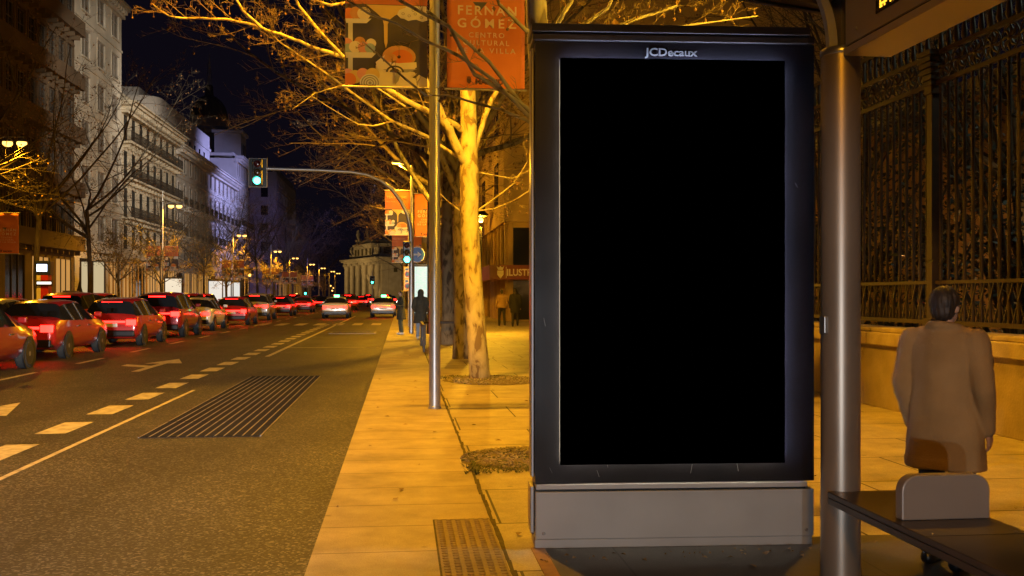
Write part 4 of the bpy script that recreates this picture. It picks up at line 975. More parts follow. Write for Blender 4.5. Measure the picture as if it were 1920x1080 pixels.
# ================================================================ BUILDINGS
def facade(name, label, X, Y0, Y1, storeys, bays, wm, depth=16, side=1, win=(1.2, 2.0), balcony=None, cornice=.7, cm=None, ground=4.6, attic=0.8, shop=None, rail=True, sill=True, frame_m=None, win_m=None, endwin=False, string=True):
    """a street block: front face towards +x (side 1) or -x (side -1). storeys = list of storey heights above the ground floor"""
    root = empty(name, (X, Y0, 0), 0, label, 'building')
    L = Y1 - Y0; sx = side
    def bx(mb, x0, x1, y0, y1, z0, z1, mi=0): mb.box((min(sx * x0, sx * x1), y0, z0), (max(sx * x0, sx * x1), y1, z1), mi)
    cm = cm or wm; balcony = balcony or {}
    wall = MB(); bw = L / bays; Htot = ground + sum(storeys)
    RV = .09
    def cell(y0, y1, z0, z1, wy0, wy1, wz0, wz1):
        x = 0
        A = lambda y, z, d=0: (sx * (x - d), y, z)
        qs = [(A(y0, z0), A(y1, z0), A(y1, wz0), A(y0, wz0)), (A(y0, wz1), A(y1, wz1), A(y1, z1), A(y0, z1)), (A(y0, wz0), A(wy0, wz0), A(wy0, wz1), A(y0, wz1)), (A(wy1, wz0), A(y1, wz0), A(y1, wz1), A(wy1, wz1)),
              (A(wy0, wz0), A(wy1, wz0), A(wy1, wz0, RV), A(wy0, wz0, RV)), (A(wy0, wz1, RV), A(wy1, wz1, RV), A(wy1, wz1), A(wy0, wz1)), (A(wy0, wz0, RV), A(wy0, wz1, RV), A(wy0, wz1), A(wy0, wz0)), (A(wy1, wz0), A(wy1, wz1), A(wy1, wz1, RV), A(wy1, wz0, RV))]
        for q_ in qs: wall.quad(*q_)
    z = ground; k = 0
    fm = frame_m or M['greyd']; gm = win_m or M['glass']
    wmesh = {}
    rng = random.Random(int(abs(X) + Y0))
    def window(y, z0, w, h):
        key = (round(w, 2), round(h, 2))
        if key not in wmesh:
            mb = MB()
            bx(mb, -.05, -.03, 0, w, 0, h, 1)
            f = .07
            for a in ((0, f, 0, h), (w - f, w, 0, h), (f, w - f, 0, f), (f, w - f, h - f, h), (w / 2 - f * .6, w / 2 + f * .6, f, h - f), (f, w / 2 - f * .6, h * .66, h * .66 + f * .7), (w / 2 + f * .6, w - f, h * .66, h * .66 + f * .7)): bx(mb, -.03, .03, *a)
            o = mb.build('window', [fm, gm], root); wmesh[key] = o
        else:
            o = wmesh[key].copy(); COL.objects.link(o)
        o.location = (sx * (-RV), y, z0)
    nw = 0
    for si, sh in enumerate(storeys):
        bal = balcony.get(si)
        wh = sh * .74 if bal else min(win[1], sh - .9)
        wz0 = z + (.12 if bal else max(.75, (sh - wh) * .5))
        for b in range(bays):
            yc = (b + .5) * bw; ww = min(win[0], bw * .7)
            cell(b * bw, (b + 1) * bw, z, z + sh, yc - ww / 2, yc + ww / 2, wz0, wz0 + wh)
            if nw < 96: window(yc - ww / 2, wz0, ww, wh); nw += 1
        if sill:
            mb = wall
            for b in range(bays):
                yc = (b + .5) * bw; ww = min(win[0], bw * .7)
                if not bal: bx(mb, .002, .16, yc - ww / 2 - .12, yc + ww / 2 + .12, wz0 - .16, wz0 - .01)
                bx(mb, .002, .10, yc - ww / 2 - .14, yc + ww / 2 + .14, wz0 + wh + .02, wz0 + wh + .24)
                bx(mb, .002, .06, yc - ww / 2 - .16, yc - ww / 2 - .01, wz0, wz0 + wh); bx(mb, .002, .06, yc + ww / 2 + .01, yc + ww / 2 + .16, wz0, wz0 + wh)
        if bal:
            spans = [(0.15, L - .15)] if bal == 'long' else [((b + .5) * bw - win[0] * .5 - .45, (b + .5) * bw + win[0] * .5 + .45) for b in range(bays)]
            for a, c_ in spans:
                mb = MB(); bx(mb, .003, .95, a, c_, z - .2, z + .02); n = max(2, int((c_ - a) / 1.3))
                for q_ in range(n): y_ = a + (q_ + .5) * (c_ - a) / n; bx(mb, .003, .7, y_ - .1, y_ + .1, z - .55, z - .199)
                sl = mb.build('balcony', cm, root); mb = MB()
                if rail:
                    for h in (.12, .55, 1.05): bx(mb, .86, .90, a, c_, z + h, z + h + .045)
                    n = int((c_ - a) / .16)
                    for q_ in range(n + 1): y_ = a + q_ * (c_ - a) / n; bx(mb, .87, .89, y_ - .026, y_ + .026, z + .021, z + 1.05)
                    for e_ in (a, c_): bx(mb, .02, .865, e_ - .02, e_ + .02, z + 1.04, z + 1.08)
                    mb.build('railing', M['iron'], sl)
                else:
                    bx(mb, .82, .94, a, c_, z + .021, z + 1.0); bx(mb, .003, .82, a, a + .12, z + .021, z + .99); bx(mb, .003, .82, c_ - .12, c_, z + .021, z + .99)
                    mb.build('parapet', wm, sl)
        elif string and si:
            bx(wall, .002, .12, .02, L - .02, z - .12, z + .1)
        z += sh
    # ground floor openings
    sm = shop or M['shopo']; nb = max(2, int(L / 4.2)); gw = L / nb
    for b in range(nb):
        yc = (b + .5) * gw; cell(b * gw, (b + 1) * gw, 0, ground, yc - gw * .36, yc + gw * .36, .25, ground - .9)
        mb = MB(); bx(mb, -RV - .02, -RV, yc - gw * .36, yc + gw * .36, .25, ground - .9, 0 if rng.random() < .6 else 1)
        w = gw * .36
        for a in (-1, -.34, .34, 1): bx(mb, -RV, -RV + .07, yc + a * w - (.06 if a > 0 else 0), yc + a * w + (.06 if a < 0 else .0), .25, ground - .9, 2)
        mb.build('shop_window', [sm, M['glass'], M['iron']], root)
    mb = MB(); bx(mb, .002, .25, 0.01, L - .01, ground - .25, ground + .05); mb.build('fascia', cm, root)
    # shell: ends, back, roof
    D = depth; A = lambda x, y, z_: (sx * x, y, z_)
    wall.quad(A(0, 0, 0), A(0, 0, Htot), A(-D, 0, Htot), A(-D, 0, 0)); wall.quad(A(0, L, 0), A(-D, L, 0), A(-D, L, Htot), A(0, L, Htot))
    wall.quad(A(-D, 0, 0), A(-D, 0, Htot), A(-D, L, Htot), A(-D, L, 0)); wall.quad(A(0, 0, Htot), A(0, L, Htot), A(-D, L, Htot), A(-D, 0, Htot))
    wall.build('wall', wm, root)
    if cornice:
        mb = MB(); bx(mb, -.3, cornice * .45, -.1, L + .1, Htot - .75, Htot - .45); bx(mb, -.3, cornice, -.25, L + .25, Htot - .0, Htot + .28); bx(mb, -.3, cornice * 1.2, -.32, L + .32, Htot + .281, Htot + .42)
        n = int(L / .8)
        for q_ in range(n): y_ = (q_ + .5) * L / n; bx(mb, .003, cornice * .85, y_ - .17, y_ + .17, Htot - .44, Htot - .002)
        mb.build('cornice', cm, root)
    if attic:
        mb = MB(); bx(mb, -.9, -.55, 0, L, Htot + (.43 if cornice else .002), Htot + .43 + attic); bx(mb, -D, -.9, 0, .3, Htot + .43, Htot + .43 + attic * .8); mb.build('parapet', wm, root)
    return root
st1 = mat('pale stone', (.56, .53, .47), (.46, .43, .37), .5, .85, bump=.15, bscale=6)
st2 = mat('cream stone', (.55, .50, .40), (.45, .40, .31), .6, .85, bump=.15, bscale=6)
st3 = mat('white stone', (.58, .56, .55), (.48, .46, .45), .6, .85)
st0 = mat('brown stone', (.085, .058, .036), (.12, .083, .052), .5, .85)
dk = mat('dark slate', (.05, .05, .06), (.07, .07, .08), 3, .7)
BX = -28.0
def yat(pxx, X=BX):
    d = atX(pxx, X); return P(pxx, 553, d).y
y0, y1, y2, y3 = yat(-130, BX + 1.2), yat(111), yat(228), yat(330)
facade('apartment_building', 'dark brown apartment block with long balconies, closest on the far side', BX + 1.2, y0, y1 - .05, [4.4, 4.4, 4.4, 4.4, 4.4, 4.4], 12, st0, balcony={0: 'long', 1: 'long', 2: 'long', 3: 'long', 4: 'long', 5: 'long'}, rail=False, win=(1.9, 2.6), cornice=0, ground=5.2)
facade('apartment_building', 'tall pale stone block of flats with square windows and bracketed cornice', BX, y1, y2 - .05, [4.05] * 6, 4, st1, win=(2.3, 2.4), win_m=mat('drawn blind', (.17, .155, .13), (.21, .19, .16), 1.5, .6), frame_m=M['pgrey'], ground=5.6, cornice=.8, attic=.4)
b2 = facade('apartment_building', 'cream corner block with long black iron balconies and deep bracketed cornice', BX, y2, y3, [3.9, 4.0, 3.7, 3.6, ], 8, st2, balcony={1: 'long', 2: 'long', 3: 'long'}, sill=False, win=(1.45, 2.4), win_m=M['black'], frame_m=M['black'], ground=5.4, cornice=1.3, attic=1.1)
mb = MB(); mb.box((-7, 4, 22.1), (-3, 9, 25.4)); mb.box((-8, 14, 22.1), (-4, 20, 24.8)); b_ = mb.build('roof_house', st2, b2)
y4, y5, y6 = yat(446), yat(468), yat(372)
b3 = facade('apartment_building', 'white block with set back upper storey lit violet', BX - .3, y3 + 1.2, y4, [3.8, 3.9, 3.7, 3.4], 13, st3, balcony={1: 'single', 2: 'single'}, win=(1.2, 2.2), ground=5.2, cornice=1.1, attic=.5)
# set back storey with rounded corner
mb = MB(); L3 = y4 - y3 - 1.2; xs = -2.2; zt0, zt1 = 20.3, 26.6; pts = []
for a in range(0, 91, 15): pts.append((xs - 2.2 + 2.2 * math.sin(R_(a)), 2.4 - 2.2 * math.cos(R_(a))))
pts += [(xs, L3 - 12), (xs - 12, L3 - 12), (xs - 12, .2)]
n = len(pts)
vs = [(x, y, z) for z in (zt0, zt1) for x, y in pts]
mb.add(vs, [(i, (i + 1) % n, (i + 1) % n + n, i + n) for i in range(n)] + [tuple(range(n, 2 * n))])
ub = mb.build('upper_storey', st3, b3)
mb = MB(); c0 = Vector((sum(p[0] for p in pts) / n, sum(p[1] for p in pts) / n)); big = [((x - c0.x) * 1.05 + c0.x, (y - c0.y) * 1.02 + c0.y) for x, y in pts]
vs = [(x, y, z) for z in (zt1 - 2.3, zt1 - 1.9) for x, y in big]; mb.add(vs, [(i, (i + 1) % n, (i + 1) % n + n, i + n) for i in range(n)] + [tuple(range(n, 2 * n)), tuple(range(n))[::-1]]); mb.build('upper_cornice', st3, ub)
for k in range(8):
    yv = 4.5 + k * (L3 - 18) / 8
    mb = MB(); mb.box((xs - .3, yv, 21.6), (xs + .02, yv + 1.1, 23.6)); mb.build('upper_window', M['glass'], ub)
mb = MB(); mb.box((-11, 6, zt1 + .01), (-6, 14, zt1 + 2.2)); mb.box((-10, 18, zt1 + .01), (-7, 21, zt1 + 1.5)); mb.build('roof_house', st3, b3)
b4 = facade('apartment_building', 'violet lit white block with a small corner turret', BX - .2, y4 + .1, y5, [4.0, 4.1, 4.0, 3.9, 3.7], 7, st3, balcony={0: 'single', 2: 'single'}, win=(1.2, 2.3), ground=5.3, cornice=1.0, attic=.6)
mb = MB(); mb.box((-5, (y5 - y4) - 6.5, 25.4), (-.4, (y5 - y4) - .6, 30.4)); tw = mb.build('turret', st3, b4)
mb = MB(); mb.box((-5.4, (y5 - y4) - 6.9, 30.41), (0, (y5 - y4) - .2, 30.9)); mb.build('turret_cornice', st3, tw)
for k in range(3):
    mb = MB(); mb.box((-.5, (y5 - y4) - 5.8 + k * 1.7, 26.6), (-.37, (y5 - y4) - 4.9 + k * 1.7, 28.8)); mb.build('turret_window', M['glass'], tw)
# dome behind
qd = P(413, 553, 186)
dm = empty('domed_building', (qd.x - 2, qd.y, 0), 0, 'dark domed tower with a thin spire above the violet lit roofs', 'building')
mb = MB(); mb.lathe([(4, 0), (4, 31), (4.4, 31.1), (4.4, 32.0), (3.4, 32.6), (3.4, 34.4)], n=8, smooth=False); mb.build('tower', mat('blue grey stone', (.2, .2, .26), (.26, .26, .32), .8, .8), dm)
mb = MB(); mb.lathe([(3.5, 34.41), (3.4, 35.0), (3.0, 36.4), (2.3, 37.5), (1.4, 38.3), (.8, 38.6), (.7, 40.3), (.5, 40.6)], n=16); do = mb.build('dome', dk, dm)
mb = MB(); mb.lathe([(.5, 40.6), (.4, 43), (.16, 45.6), (.03, 46.5)], n=10); mb.build('spire', mat('spire lead', (.2, .22, .32), (.26, .28, .4), 2, .5), do)
y7 = P(482, 553, 232).y
b6 = facade('apartment_building', 'grey flat topped block past the side street, behind the hanging signal', -29, y7, y7 + 42, [3.6] * 7, 12, mat('grey render', (.30, .29, .28), (.36, .35, .33), .6, .9), win=(1.3, 1.9), cornice=0, ground=5, attic=1)
for k in range(3):
    for j in range(5):
        mb = MB(); mb.box((-12 + k * 4.2, -.05, 7.5 + j * 4.2), (-10.4 + k * 4.2, -.003, 9.7 + j * 4.2)); mb.build('window', M['glass'], b6)
y8 = y7 + 46
facade('apartment_building', 'farthest dim block before the arch, beyond the grey flat topped one', -31, y8, y8 + 60, [3.6] * 4, 12, st2, win=(1.2, 2), ground=5)
# ---------------- near side: corner building with maroon fascia
q = P(942, 600, 55); cx, cy = q.x, 54.0
cb = empty('office_building', (cx, cy, 0), 0, 'ochre corner office building with dark glass lower floors and maroon fascia', 'building')
och = mat('ochre facade', (.50, .36, .18), (.56, .41, .21), .6, .85, bump=.1, bscale=4)
zf0, zf1 = H + (HZ - 525) * 54 / F, H + (HZ - 498) * 54 / F; zu0 = H + (HZ - 415) * 54 / F
mb = MB(); mb.box((0, 0, zu0), (26, 70, 24)); mb.box((.3, .3, 0), (25.7, 69.7, zu0 - .002)); mb.build('wall', [och], cb)
for k in range(7):
    for j in range(4):
        mb = MB(); mb.box((-.06, 3 + k * 9, zu0 + 1.2 + j * 4), (-.003, 5.0 + k * 9, zu0 + 3.6 + j * 4)); mb.build('window', M['glass'], cb)
for k in range(3):
    mb = MB(); mb.box((3.5 + k * 5, -.06, zu0 + 5.0), (5.5 + k * 5, -.003, zu0 + 8)); mb.build('window', M['glass'], cb)
mb = MB()
for k in range(9): mb.box((-.15 + .4 + k * 1.5, .1, 0), (.1 + .4 + k * 1.5, .298, zu0 - .01))
for k in range(14): mb.box((.1, .35 + k * 2.2, 0), (.298, .6 + k * 2.2, zu0 - .01))
mb.build('pillar', mat('ochre pillar', (.45, .30, .12), (.5, .34, .14), 2, .7), cb)
for k in range(8):
    mb = MB(); mb.box((.55 + k * 1.5, .22, zf1 + .02), (1.7 + k * 1.5, .29, zu0 - .3)); mb.build('upper_glazing', M['glass'] if k != 1 else M['pgrey'], cb)
    mb = MB(); mb.box((.55 + k * 1.5, .22, .1), (1.7 + k * 1.5, .29, zf0 - .02)); mb.build('entrance_glazing', M['glass'], cb)
    if k < 6:
        mb = MB(); mb.box((.22, .75 + k * 2.2, zf1 + .1), (.29, 2.4 + k * 2.2, zu0 - .3)); mb.build('upper_glazing', M['glass'], cb)
x0 = P(927, 512, 53).x - cx - .45
mb = MB(); mb.box((-.9, -1.3, zf0), (12, -.95, zf1)); mb.box((-.9, -.949, zf0), (-.6, 24, zf1)); fa = mb.build('fascia', M['maroon'], cb, .01)
mb = MB(); mb.box((-.85, -.9, zf1 - .3), (12, .05, zf1 - .2)); mb.box((-.55, .06, zf1 - .3), (.05, 24, zf1 - .2)); mb.build('canopy', M['greyd'], fa)
lm = mat('fascia lettering', (.75, .68, .58), rough=.6)
tx = P(950, 512, 53).x - cx; zc = (zf0 + zf1) / 2
text('lettering', 'ILUSTRE COLEGIO DE ABOGADOS', .50, lm, fa, (tx, -1.304, zc - .17), bold=.012, ext=.002, spacing=1.02, sx=.85)
ex = P(938, 512, 53).x - cx
mb = MB(); mb.prism([(ex - .17, zc + .1), (ex - .17, zc - .12), (ex, zc - .33), (ex + .17, zc - .12), (ex + .17, zc + .1)], -1.312, -1.302); mb.prism([(ex - .2, zc + .33), (ex - .13, zc + .13), (ex + .13, zc + .13), (ex + .2, zc + .33), (ex + .08, zc + .25), (ex, zc + .35), (ex - .08, zc + .25)], -1.312, -1.302); mb.box((ex + .3, -1.31, zc - .3), (ex + .325, -1.302, zc + .3)); mb.build('emblem', lm, fa)
# more blocks along the near side
facade('apartment_building', 'near side block with cold lit shopfronts beyond the corner office', 6.6, 126, 190, [3.8] * 4, 14, mat('brown facade', (.22, .15, .10), (.27, .19, .12), .6, .9), side=-1, win=(1.4, 2.2), ground=6, shop=M['shopc'], attic=0)
facade('apartment_building', 'farthest near side block before the arch', 5.6, 192, 262, [3.8] * 4, 14, st0, side=-1, win=(1.4, 2.2), ground=5, attic=0)
# ================================================================ STONE ARCH
qa = P(714, 553, 352)
ar = empty('triumphal_arch', (qa.x, qa.y, 0), 0, 'floodlit monumental stone arch with columns and statues closing the street', 'monument')
sa = mat('arch granite', (.50, .45, .36), (.40, .35, .27), .6, .85, bump=.2, bscale=3)
ang = R_(20); dv = Vector((-math.sin(ang), math.cos(ang), 0)); nv = Vector((math.cos(ang), math.sin(ang), 0))   # dv along the long side, nv into the depth
rot = math.atan2(dv.y, dv.x)
ar.rotation_euler = (0, 0, rot)          # local x = long side (away), local y = towards the left (street face)
Lh, Dp, hc = 40.0, 11.0, 14.0
def abody():
    mb = MB(); op = [(3.2, 3.4, 8.0, 0), (10.6, 4.2, 7.4, 1), (18.0, 4.4, 7.8, 1), (25.4, 4.2, 7.4, 1), (33.0, 3.4, 8.0, 0)]
    x = 0.0
    for ox, w, h, arch in op:
        mb.box((x, -Dp, 0), (ox, 0, hc)); 
        if arch:
            n = 10; r_ = w / 2; pts = [(ox + w, hc), (ox, hc)] + [(ox + r_ - r_ * math.cos(math.pi * k / n), h + r_ * math.sin(math.pi * k / n)) for k in range(n + 1)]
            pts = pts[::-1]
            mb.prism(pts[::-1], -Dp, 0)
        else: mb.box((ox, -Dp, h), (ox + w, 0, hc))
        x = ox + w
    mb.box((x, -Dp, 0), (Lh, 0, hc)); return mb
abody().build('wall', sa, ar)
for x in (1.0, 2.6, 7.6, 9.4, 15.6, 17.1, 23.2, 24.6, 30.6, 31.9, 37.4, 39.2):
    mb = MB(); mb.lathe([(.85, 0), (.85, .8), (.66, .9), (.56, 11.2), (.8, 11.9), (.9, 12.4)], (x, .75, 0), 14); mb.build('column', sa, ar)
mb = MB()
for y in (-1.0, -3.6, -7.4, -10.0): mb.box((-.35, y - .7, 0), (-.002, y + .7, 12.4))
for y in (-5.5,): mb.box((-.25, y - 1.5, 2.5), (-.002, y + 1.5, 8.5))
mb.build('pilaster', sa, ar)
mb = MB(); mb.box((-.06, -6.4, 3.2), (-.003, -4.6, 7.6)); mb.box((-.06, -6.2, 9.6), (-.003, -4.8, 11.2)); mb.build('painted_niche', M['joint'], ar)  # flat dark panels paint the shade of recesses
for x in (1.0, 2.6, 7.6, 9.4, 15.6, 17.1, 23.2, 24.6, 30.6, 31.9, 37.4, 39.2):
    mb = MB(); mb.box((x - .95, .02, 12.41), (x + .95, 1.75, 13.15)); mb.box((x - 1.0, 1.6, 0), (x + 1.0, 1.75, .8)); mb.build('entablature', sa, ar)
for x in (10.9, 15.6, 20.3, 25.0, 28.6):
    mb = MB(); mb.box((x - 1.5, .201, 15.6), (x + 1.5, .28, 18.9)); mb.box((x - 1.1, .281, 16.0), (x + 1.1, .30, 18.5), 1); mb.build('attic_panel', [sa, M['joint']], ar)  # dark inner face paints the shade of a sunk panel
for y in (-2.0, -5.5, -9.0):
    mb = MB(); mb.box((9.42, y - 1.2, 15.6), (9.498, y + 1.2, 18.8)); mb.build('attic_panel', M['joint'], ar)  # recess shade painted as a dark panel
mb = MB()
for a, b, e_ in ((12.41, 13.2, .5), (13.2, 13.9, .7), (13.9, 14.5, 1.5), (14.5, 14.9, 1.9)): mb.box((-e_, -Dp - e_, a + .002), (Lh + e_, e_ + (.7 if a > 12 else 0), b))
mb.build('cornice', sa, ar)
mb = MB(); mb.box((9.5, -Dp + .8, 14.9), (31, .2, 19.6)); mb.box((9.1, -Dp + .4, 19.6), (31.4, .6, 20.3)); mb.box((2, -Dp + 1, 14.9), (9.49, -.2, 16.2)); mb.box((31.01, -Dp + 1, 14.9), (38.5, -.2, 16.2)); at_ = mb.build('attic', sa, ar)
mb = MB(); rv = [(28.2, 20.31), (34.2, 20.31), (31.2, 23.6)]
vs = [(30.9, -Dp + 2, 20.3), (30.9, .9, 20.3), (30.9, -Dp / 2 + .4, 23.4), (27.5, -Dp + 2, 20.3), (27.5, .9, 20.3), (27.5, -Dp / 2 + .4, 23.4)]
mb.add(vs, [(0, 1, 2), (5, 4, 3), (0, 3, 4, 1), (1, 4, 5, 2), (2, 5, 3, 0)]); mb.build('pediment', sa, at_)
mb = MB(); mb.box((10, -Dp + 1.2, 20.31), (27.4, -.2, 21.6)); mb.build('roof', dk, at_)
def statue(x, y, z, s):
    mb = MB(); mb.box((x - .7 * s, y - .7 * s, z), (x + .7 * s, y + .7 * s, z + .5 * s)); mb.lathe([(.6, .5), (.75, .9), (.55, 1.7), (.7, 2.3), (.5, 2.7), (.2, 2.95), (.28, 3.2), (.3, 3.4), (.1, 3.7)], (0, 0, 0), 10)
    k = len(mb.v) - 90
    mb.v[k:] = [(x + a * s, y + b * s, z + c * s) for a, b, c in mb.v[k:]]
    mb.tube([(x - .6 * s, y, z + 2.4 * s), (x - 1.1 * s, y + .3 * s, z + 1.7 * s), (x - .8 * s, y + .6 * s, z + 1.3 * s)], [.22 * s, .18 * s, .12 * s], 6); mb.tube([(x + .6 * s, y, z + 2.4 * s), (x + 1.2 * s, y, z + 2.9 * s), (x + 1.3 * s, y, z + 3.5 * s)], [.22 * s, .18 * s, .1 * s], 6)
    return mb.build('statue', sa, ar)
for x, y, z, s in ((36.5, -.6, 16.21, 1.0), (33, -.6, 16.21, .9), (30.8, -1.5, 21.6, 1.25), (30.6, -Dp / 2 + .4, 23.0, 1.2), (5.0, -.6, 16.21, 1.0), (7.4, -.6, 16.21, .95), (4.0, -8, 16.21, 1.0)): statue(x, y, z, s)
for lx, ly, e_ in ((4, 34, 16000), (24, 36, 18000), (-40, 14, 17000), (42, 30, 8000)):
    p = Vector((qa.x, qa.y, 0)) + Matrix.Rotation(rot, 3, 'Z') @ Vector((lx, ly, .6))
    tg = Vector((qa.x, qa.y, 0)) + Matrix.Rotation(rot, 3, 'Z') @ Vector((max(0, lx), -4, 9))
    light('arch_floodlight', 'SPOT', p, e_, (1, .62, .20), None, .3, tg, 70, .8)
# ================================================================ FAR PAVEMENT THINGS
def on_far(pxx, X): return P(pxx, 553, atX(pxx, X))
q = on_far(83, -19.8)
to = empty('bus_stop_totem', (q.x, q.y, 0), 0, 'red and white bus stop totem with a lit blue head', 'bus stop')
mb = MB(); mb.box((-.1, -.28, 0), (.3, .28, 2.55)); mb.build('body', M['red'], to, .02)
mb = MB(); mb.box((-.32, -.285, 0), (-.101, .285, 2.55)); mb.build('panel', M['white'], to, .02)
mb = MB(); mb.box((-.42, -.3, 2.551), (.42, .3, 3.35)); hd = mb.build('head', mat('totem blue', (.02, .03, .08), rough=.4), to, .03)
mb = MB(); mb.box((-.30, -.31, 2.75), (.25, -.301, 3.15)); mb.build('lit_panel', emit('totem light', (.6, .75, 1), 4), hd)
mb = MB(); mb.box((-.3, -.40, 1.95), (.55, -.281, 2.25)); dp = mb.build('display', M['black'], to)
mb = MB(); mb.box((-.25, -.41, 2.05), (.5, -.401, 2.17)); mb.build('lit_panel', emit('totem strip', (1, .9, .75), 3), dp)
q = on_far(174, -22.5)
pp = empty('closed_parasol', (q.x, q.y - 3, 0), 0, 'closed dark parasol standing before the lit white doorway', 'parasol')
mb = MB(); mb.lathe([(.03, 0), (.03, 3.4)], n=8); mb.lathe([(.4, 0), (.4, .06)], n=16); mb.build('pole', M['greyd'], pp)
mb = MB(); mb.lathe([(.42, .75), (.40, .95), (.2, 1.7), (.06, 2.3), (.03, 2.4)], n=9, smooth=False); mb.build('canopy', mat('dark canvas', (.05, .05, .045), rough=.9), pp)
q = on_far(174, -25.5)
dw = empty('lit_doorway', (q.x, q.y, 0), 0, 'tall glowing white doorway panel between the dark far trees', 'doorway')
mb = MB(); mb.box((-.9, 0, .1), (.9, .12, 4.2)); mb.build('panel', emit('doorway light', (1, .8, .45), .55), dw)
mb = MB(); mb.box((-1.02, -.05, 0), (-.901, .15, 4.3)); mb.box((.901, -.05, 0), (1.02, .15, 4.3)); mb.box((-.9, -.05, 4.201), (.9, .15, 4.3)); mb.box((-.06, -.03, .1), (.06, -.002, 4.2)); mb.build('frame', M['greyd'], dw)
q = on_far(325, -21.0)
ad = empty('poster_panel', (q.x, q.y, 0), 0, 'small lit white poster panel beside the second twin headed lamp', 'advertising panel')
mb = MB(); mb.box((-.85, 0, 0), (.85, .25, 3.1)); mb.build('cabinet', M['black'], ad, .03)
mb = MB(); mb.box((-.72, -.02, .5), (.72, -.002, 2.95)); mb.build('lit_poster', emit('white poster', (1, .9, .7), .8), ad)
q = on_far(228, -25.0)
fe = empty('slatted_screen', (q.x, q.y, 0), 0, 'tall vertical slatted screen on the far pavement', 'screen')
mb = MB()
for k in range(13): mb.box((-2.2 + k * .36, -.05, .1), (-2.1 + k * .36, .05, 4.3))
mb.box((-2.3, -.06, .02), (2.4, .06, .099)); mb.box((-2.3, -.06, 4.301), (2.4, .06, 4.4)); mb.build('slats', mat('bronze slat', (.3, .2, .1), (.35, .24, .12), 3, .5), fe)
for k, (pxx, s) in enumerate(((404, .9), (418, 1.1), (441, .7))):
    q = on_far(pxx, -23.5)
    o = empty('lit_window_bay', (q.x, q.y, 0), 0, ('white lit shop bay, first beyond the poster panel', 'brightest white lit shop bay', 'small white lit shop bay before the third lamp')[k], 'shop window', 'lit shop bays on the far pavement')
    mb = MB(); mb.box((-.9 * s, 0, .3), (.9 * s, .1, 3.2)); mb.build('pane', M['shopc'], o)
    mb = MB(); [mb.box((a, -.06, 0), (a + .12, .16, 3.5)) for a in (-.9 * s - .13, .9 * s + .01)]; mb.box((-.9 * s, -.06, 3.201), (.9 * s, .16, 3.5)); mb.build('frame', M['greyd'], o)
for k, pxx in enumerate((133, 145)):
    q = on_far(pxx, -20.8)
    o = empty('utility_cabinet', (q.x, q.y, 0), 0, ('ochre utility cabinet beside the bus totem', 'second shorter ochre utility cabinet')[k], 'cabinet')
    mb = MB(); mb.box((-.4, -.25, .1), (.4, .25, 1.65 - .25 * k)); mb.build('body', mat('ochre cabinet', (.3, .17, .06), rough=.6), o, .02)
    mb = MB(); mb.box((-.43, -.28, 1.651 - .25 * k), (.43, .28, 1.72 - .25 * k)); mb.box((-.42, -.27, 0), (.42, .27, .099)); mb.build('cap', M['greyd'], o)
# ================================================================ CARS
def car_body(kind):
    # stations: y, zbot, zbelt, ztop, wbody, wtop   (rear at -y)
    if kind == 'hatch':
        st = [(-2.02, .42, .60, .66, .74, .70), (-2.0, .30, .86, .93, .82, .74), (-1.92, .25, .93, 1.0, .86, .72), (-1.62, .22, .95, 1.38, .88, .60), (-1.42, .22, .94, 1.44, .885, .60), (-.5, .22, .93, 1.49, .89, .62), (.25, .22, .92, 1.46, .89, .61), (.62, .22, .92, 1.30, .885, .62), (1.12, .22, .93, 1.0, .88, .76), (1.6, .22, .84, .89, .87, .76), (1.95, .25, .70, .76, .82, .72), (2.05, .36, .56, .60, .72, .64)]
        roofi = (3, 6)
    elif kind == 'sedan':
        st = [(-2.28, .42, .62, .68, .72, .68), (-2.25, .30, .88, .95, .82, .72), (-2.1, .26, .95, 1.01, .86, .74), (-1.72, .22, .96, 1.05, .88, .74), (-1.15, .22, .95, 1.36, .89, .60), (-.9, .22, .94, 1.41, .89, .60), (-.2, .22, .93, 1.45, .89, .61), (.35, .22, .92, 1.42, .89, .60), (.72, .22, .92, 1.26, .885, .62), (1.25, .22, .92, .98, .88, .76), (1.8, .22, .82, .87, .87, .76), (2.15, .25, .70, .75, .82, .72), (2.25, .36, .56, .6, .72, .64)]
        roofi = (4, 7)
    else:  # suv
        st = [(-2.12, .46, .66, .74, .76, .72), (-2.1, .36, 1.0, 1.08, .86, .78), (-2.05, .30, 1.05, 1.14, .90, .76), (-1.86, .27, 1.07, 1.55, .915, .66), (-1.7, .27, 1.06, 1.62, .92, .66), (-.6, .27, 1.05, 1.68, .925, .68), (.25, .27, 1.04, 1.64, .925, .67), (.62, .27, 1.04, 1.46, .92, .68), (1.1, .27, 1.05, 1.12, .91, .78), (1.65, .27, .96, 1.02, .90, .78), (2.05, .30, .80, .86, .85, .74), (2.15, .42, .64, .68, .74, .66)]
        roofi = (3, 6)
    return st, roofi
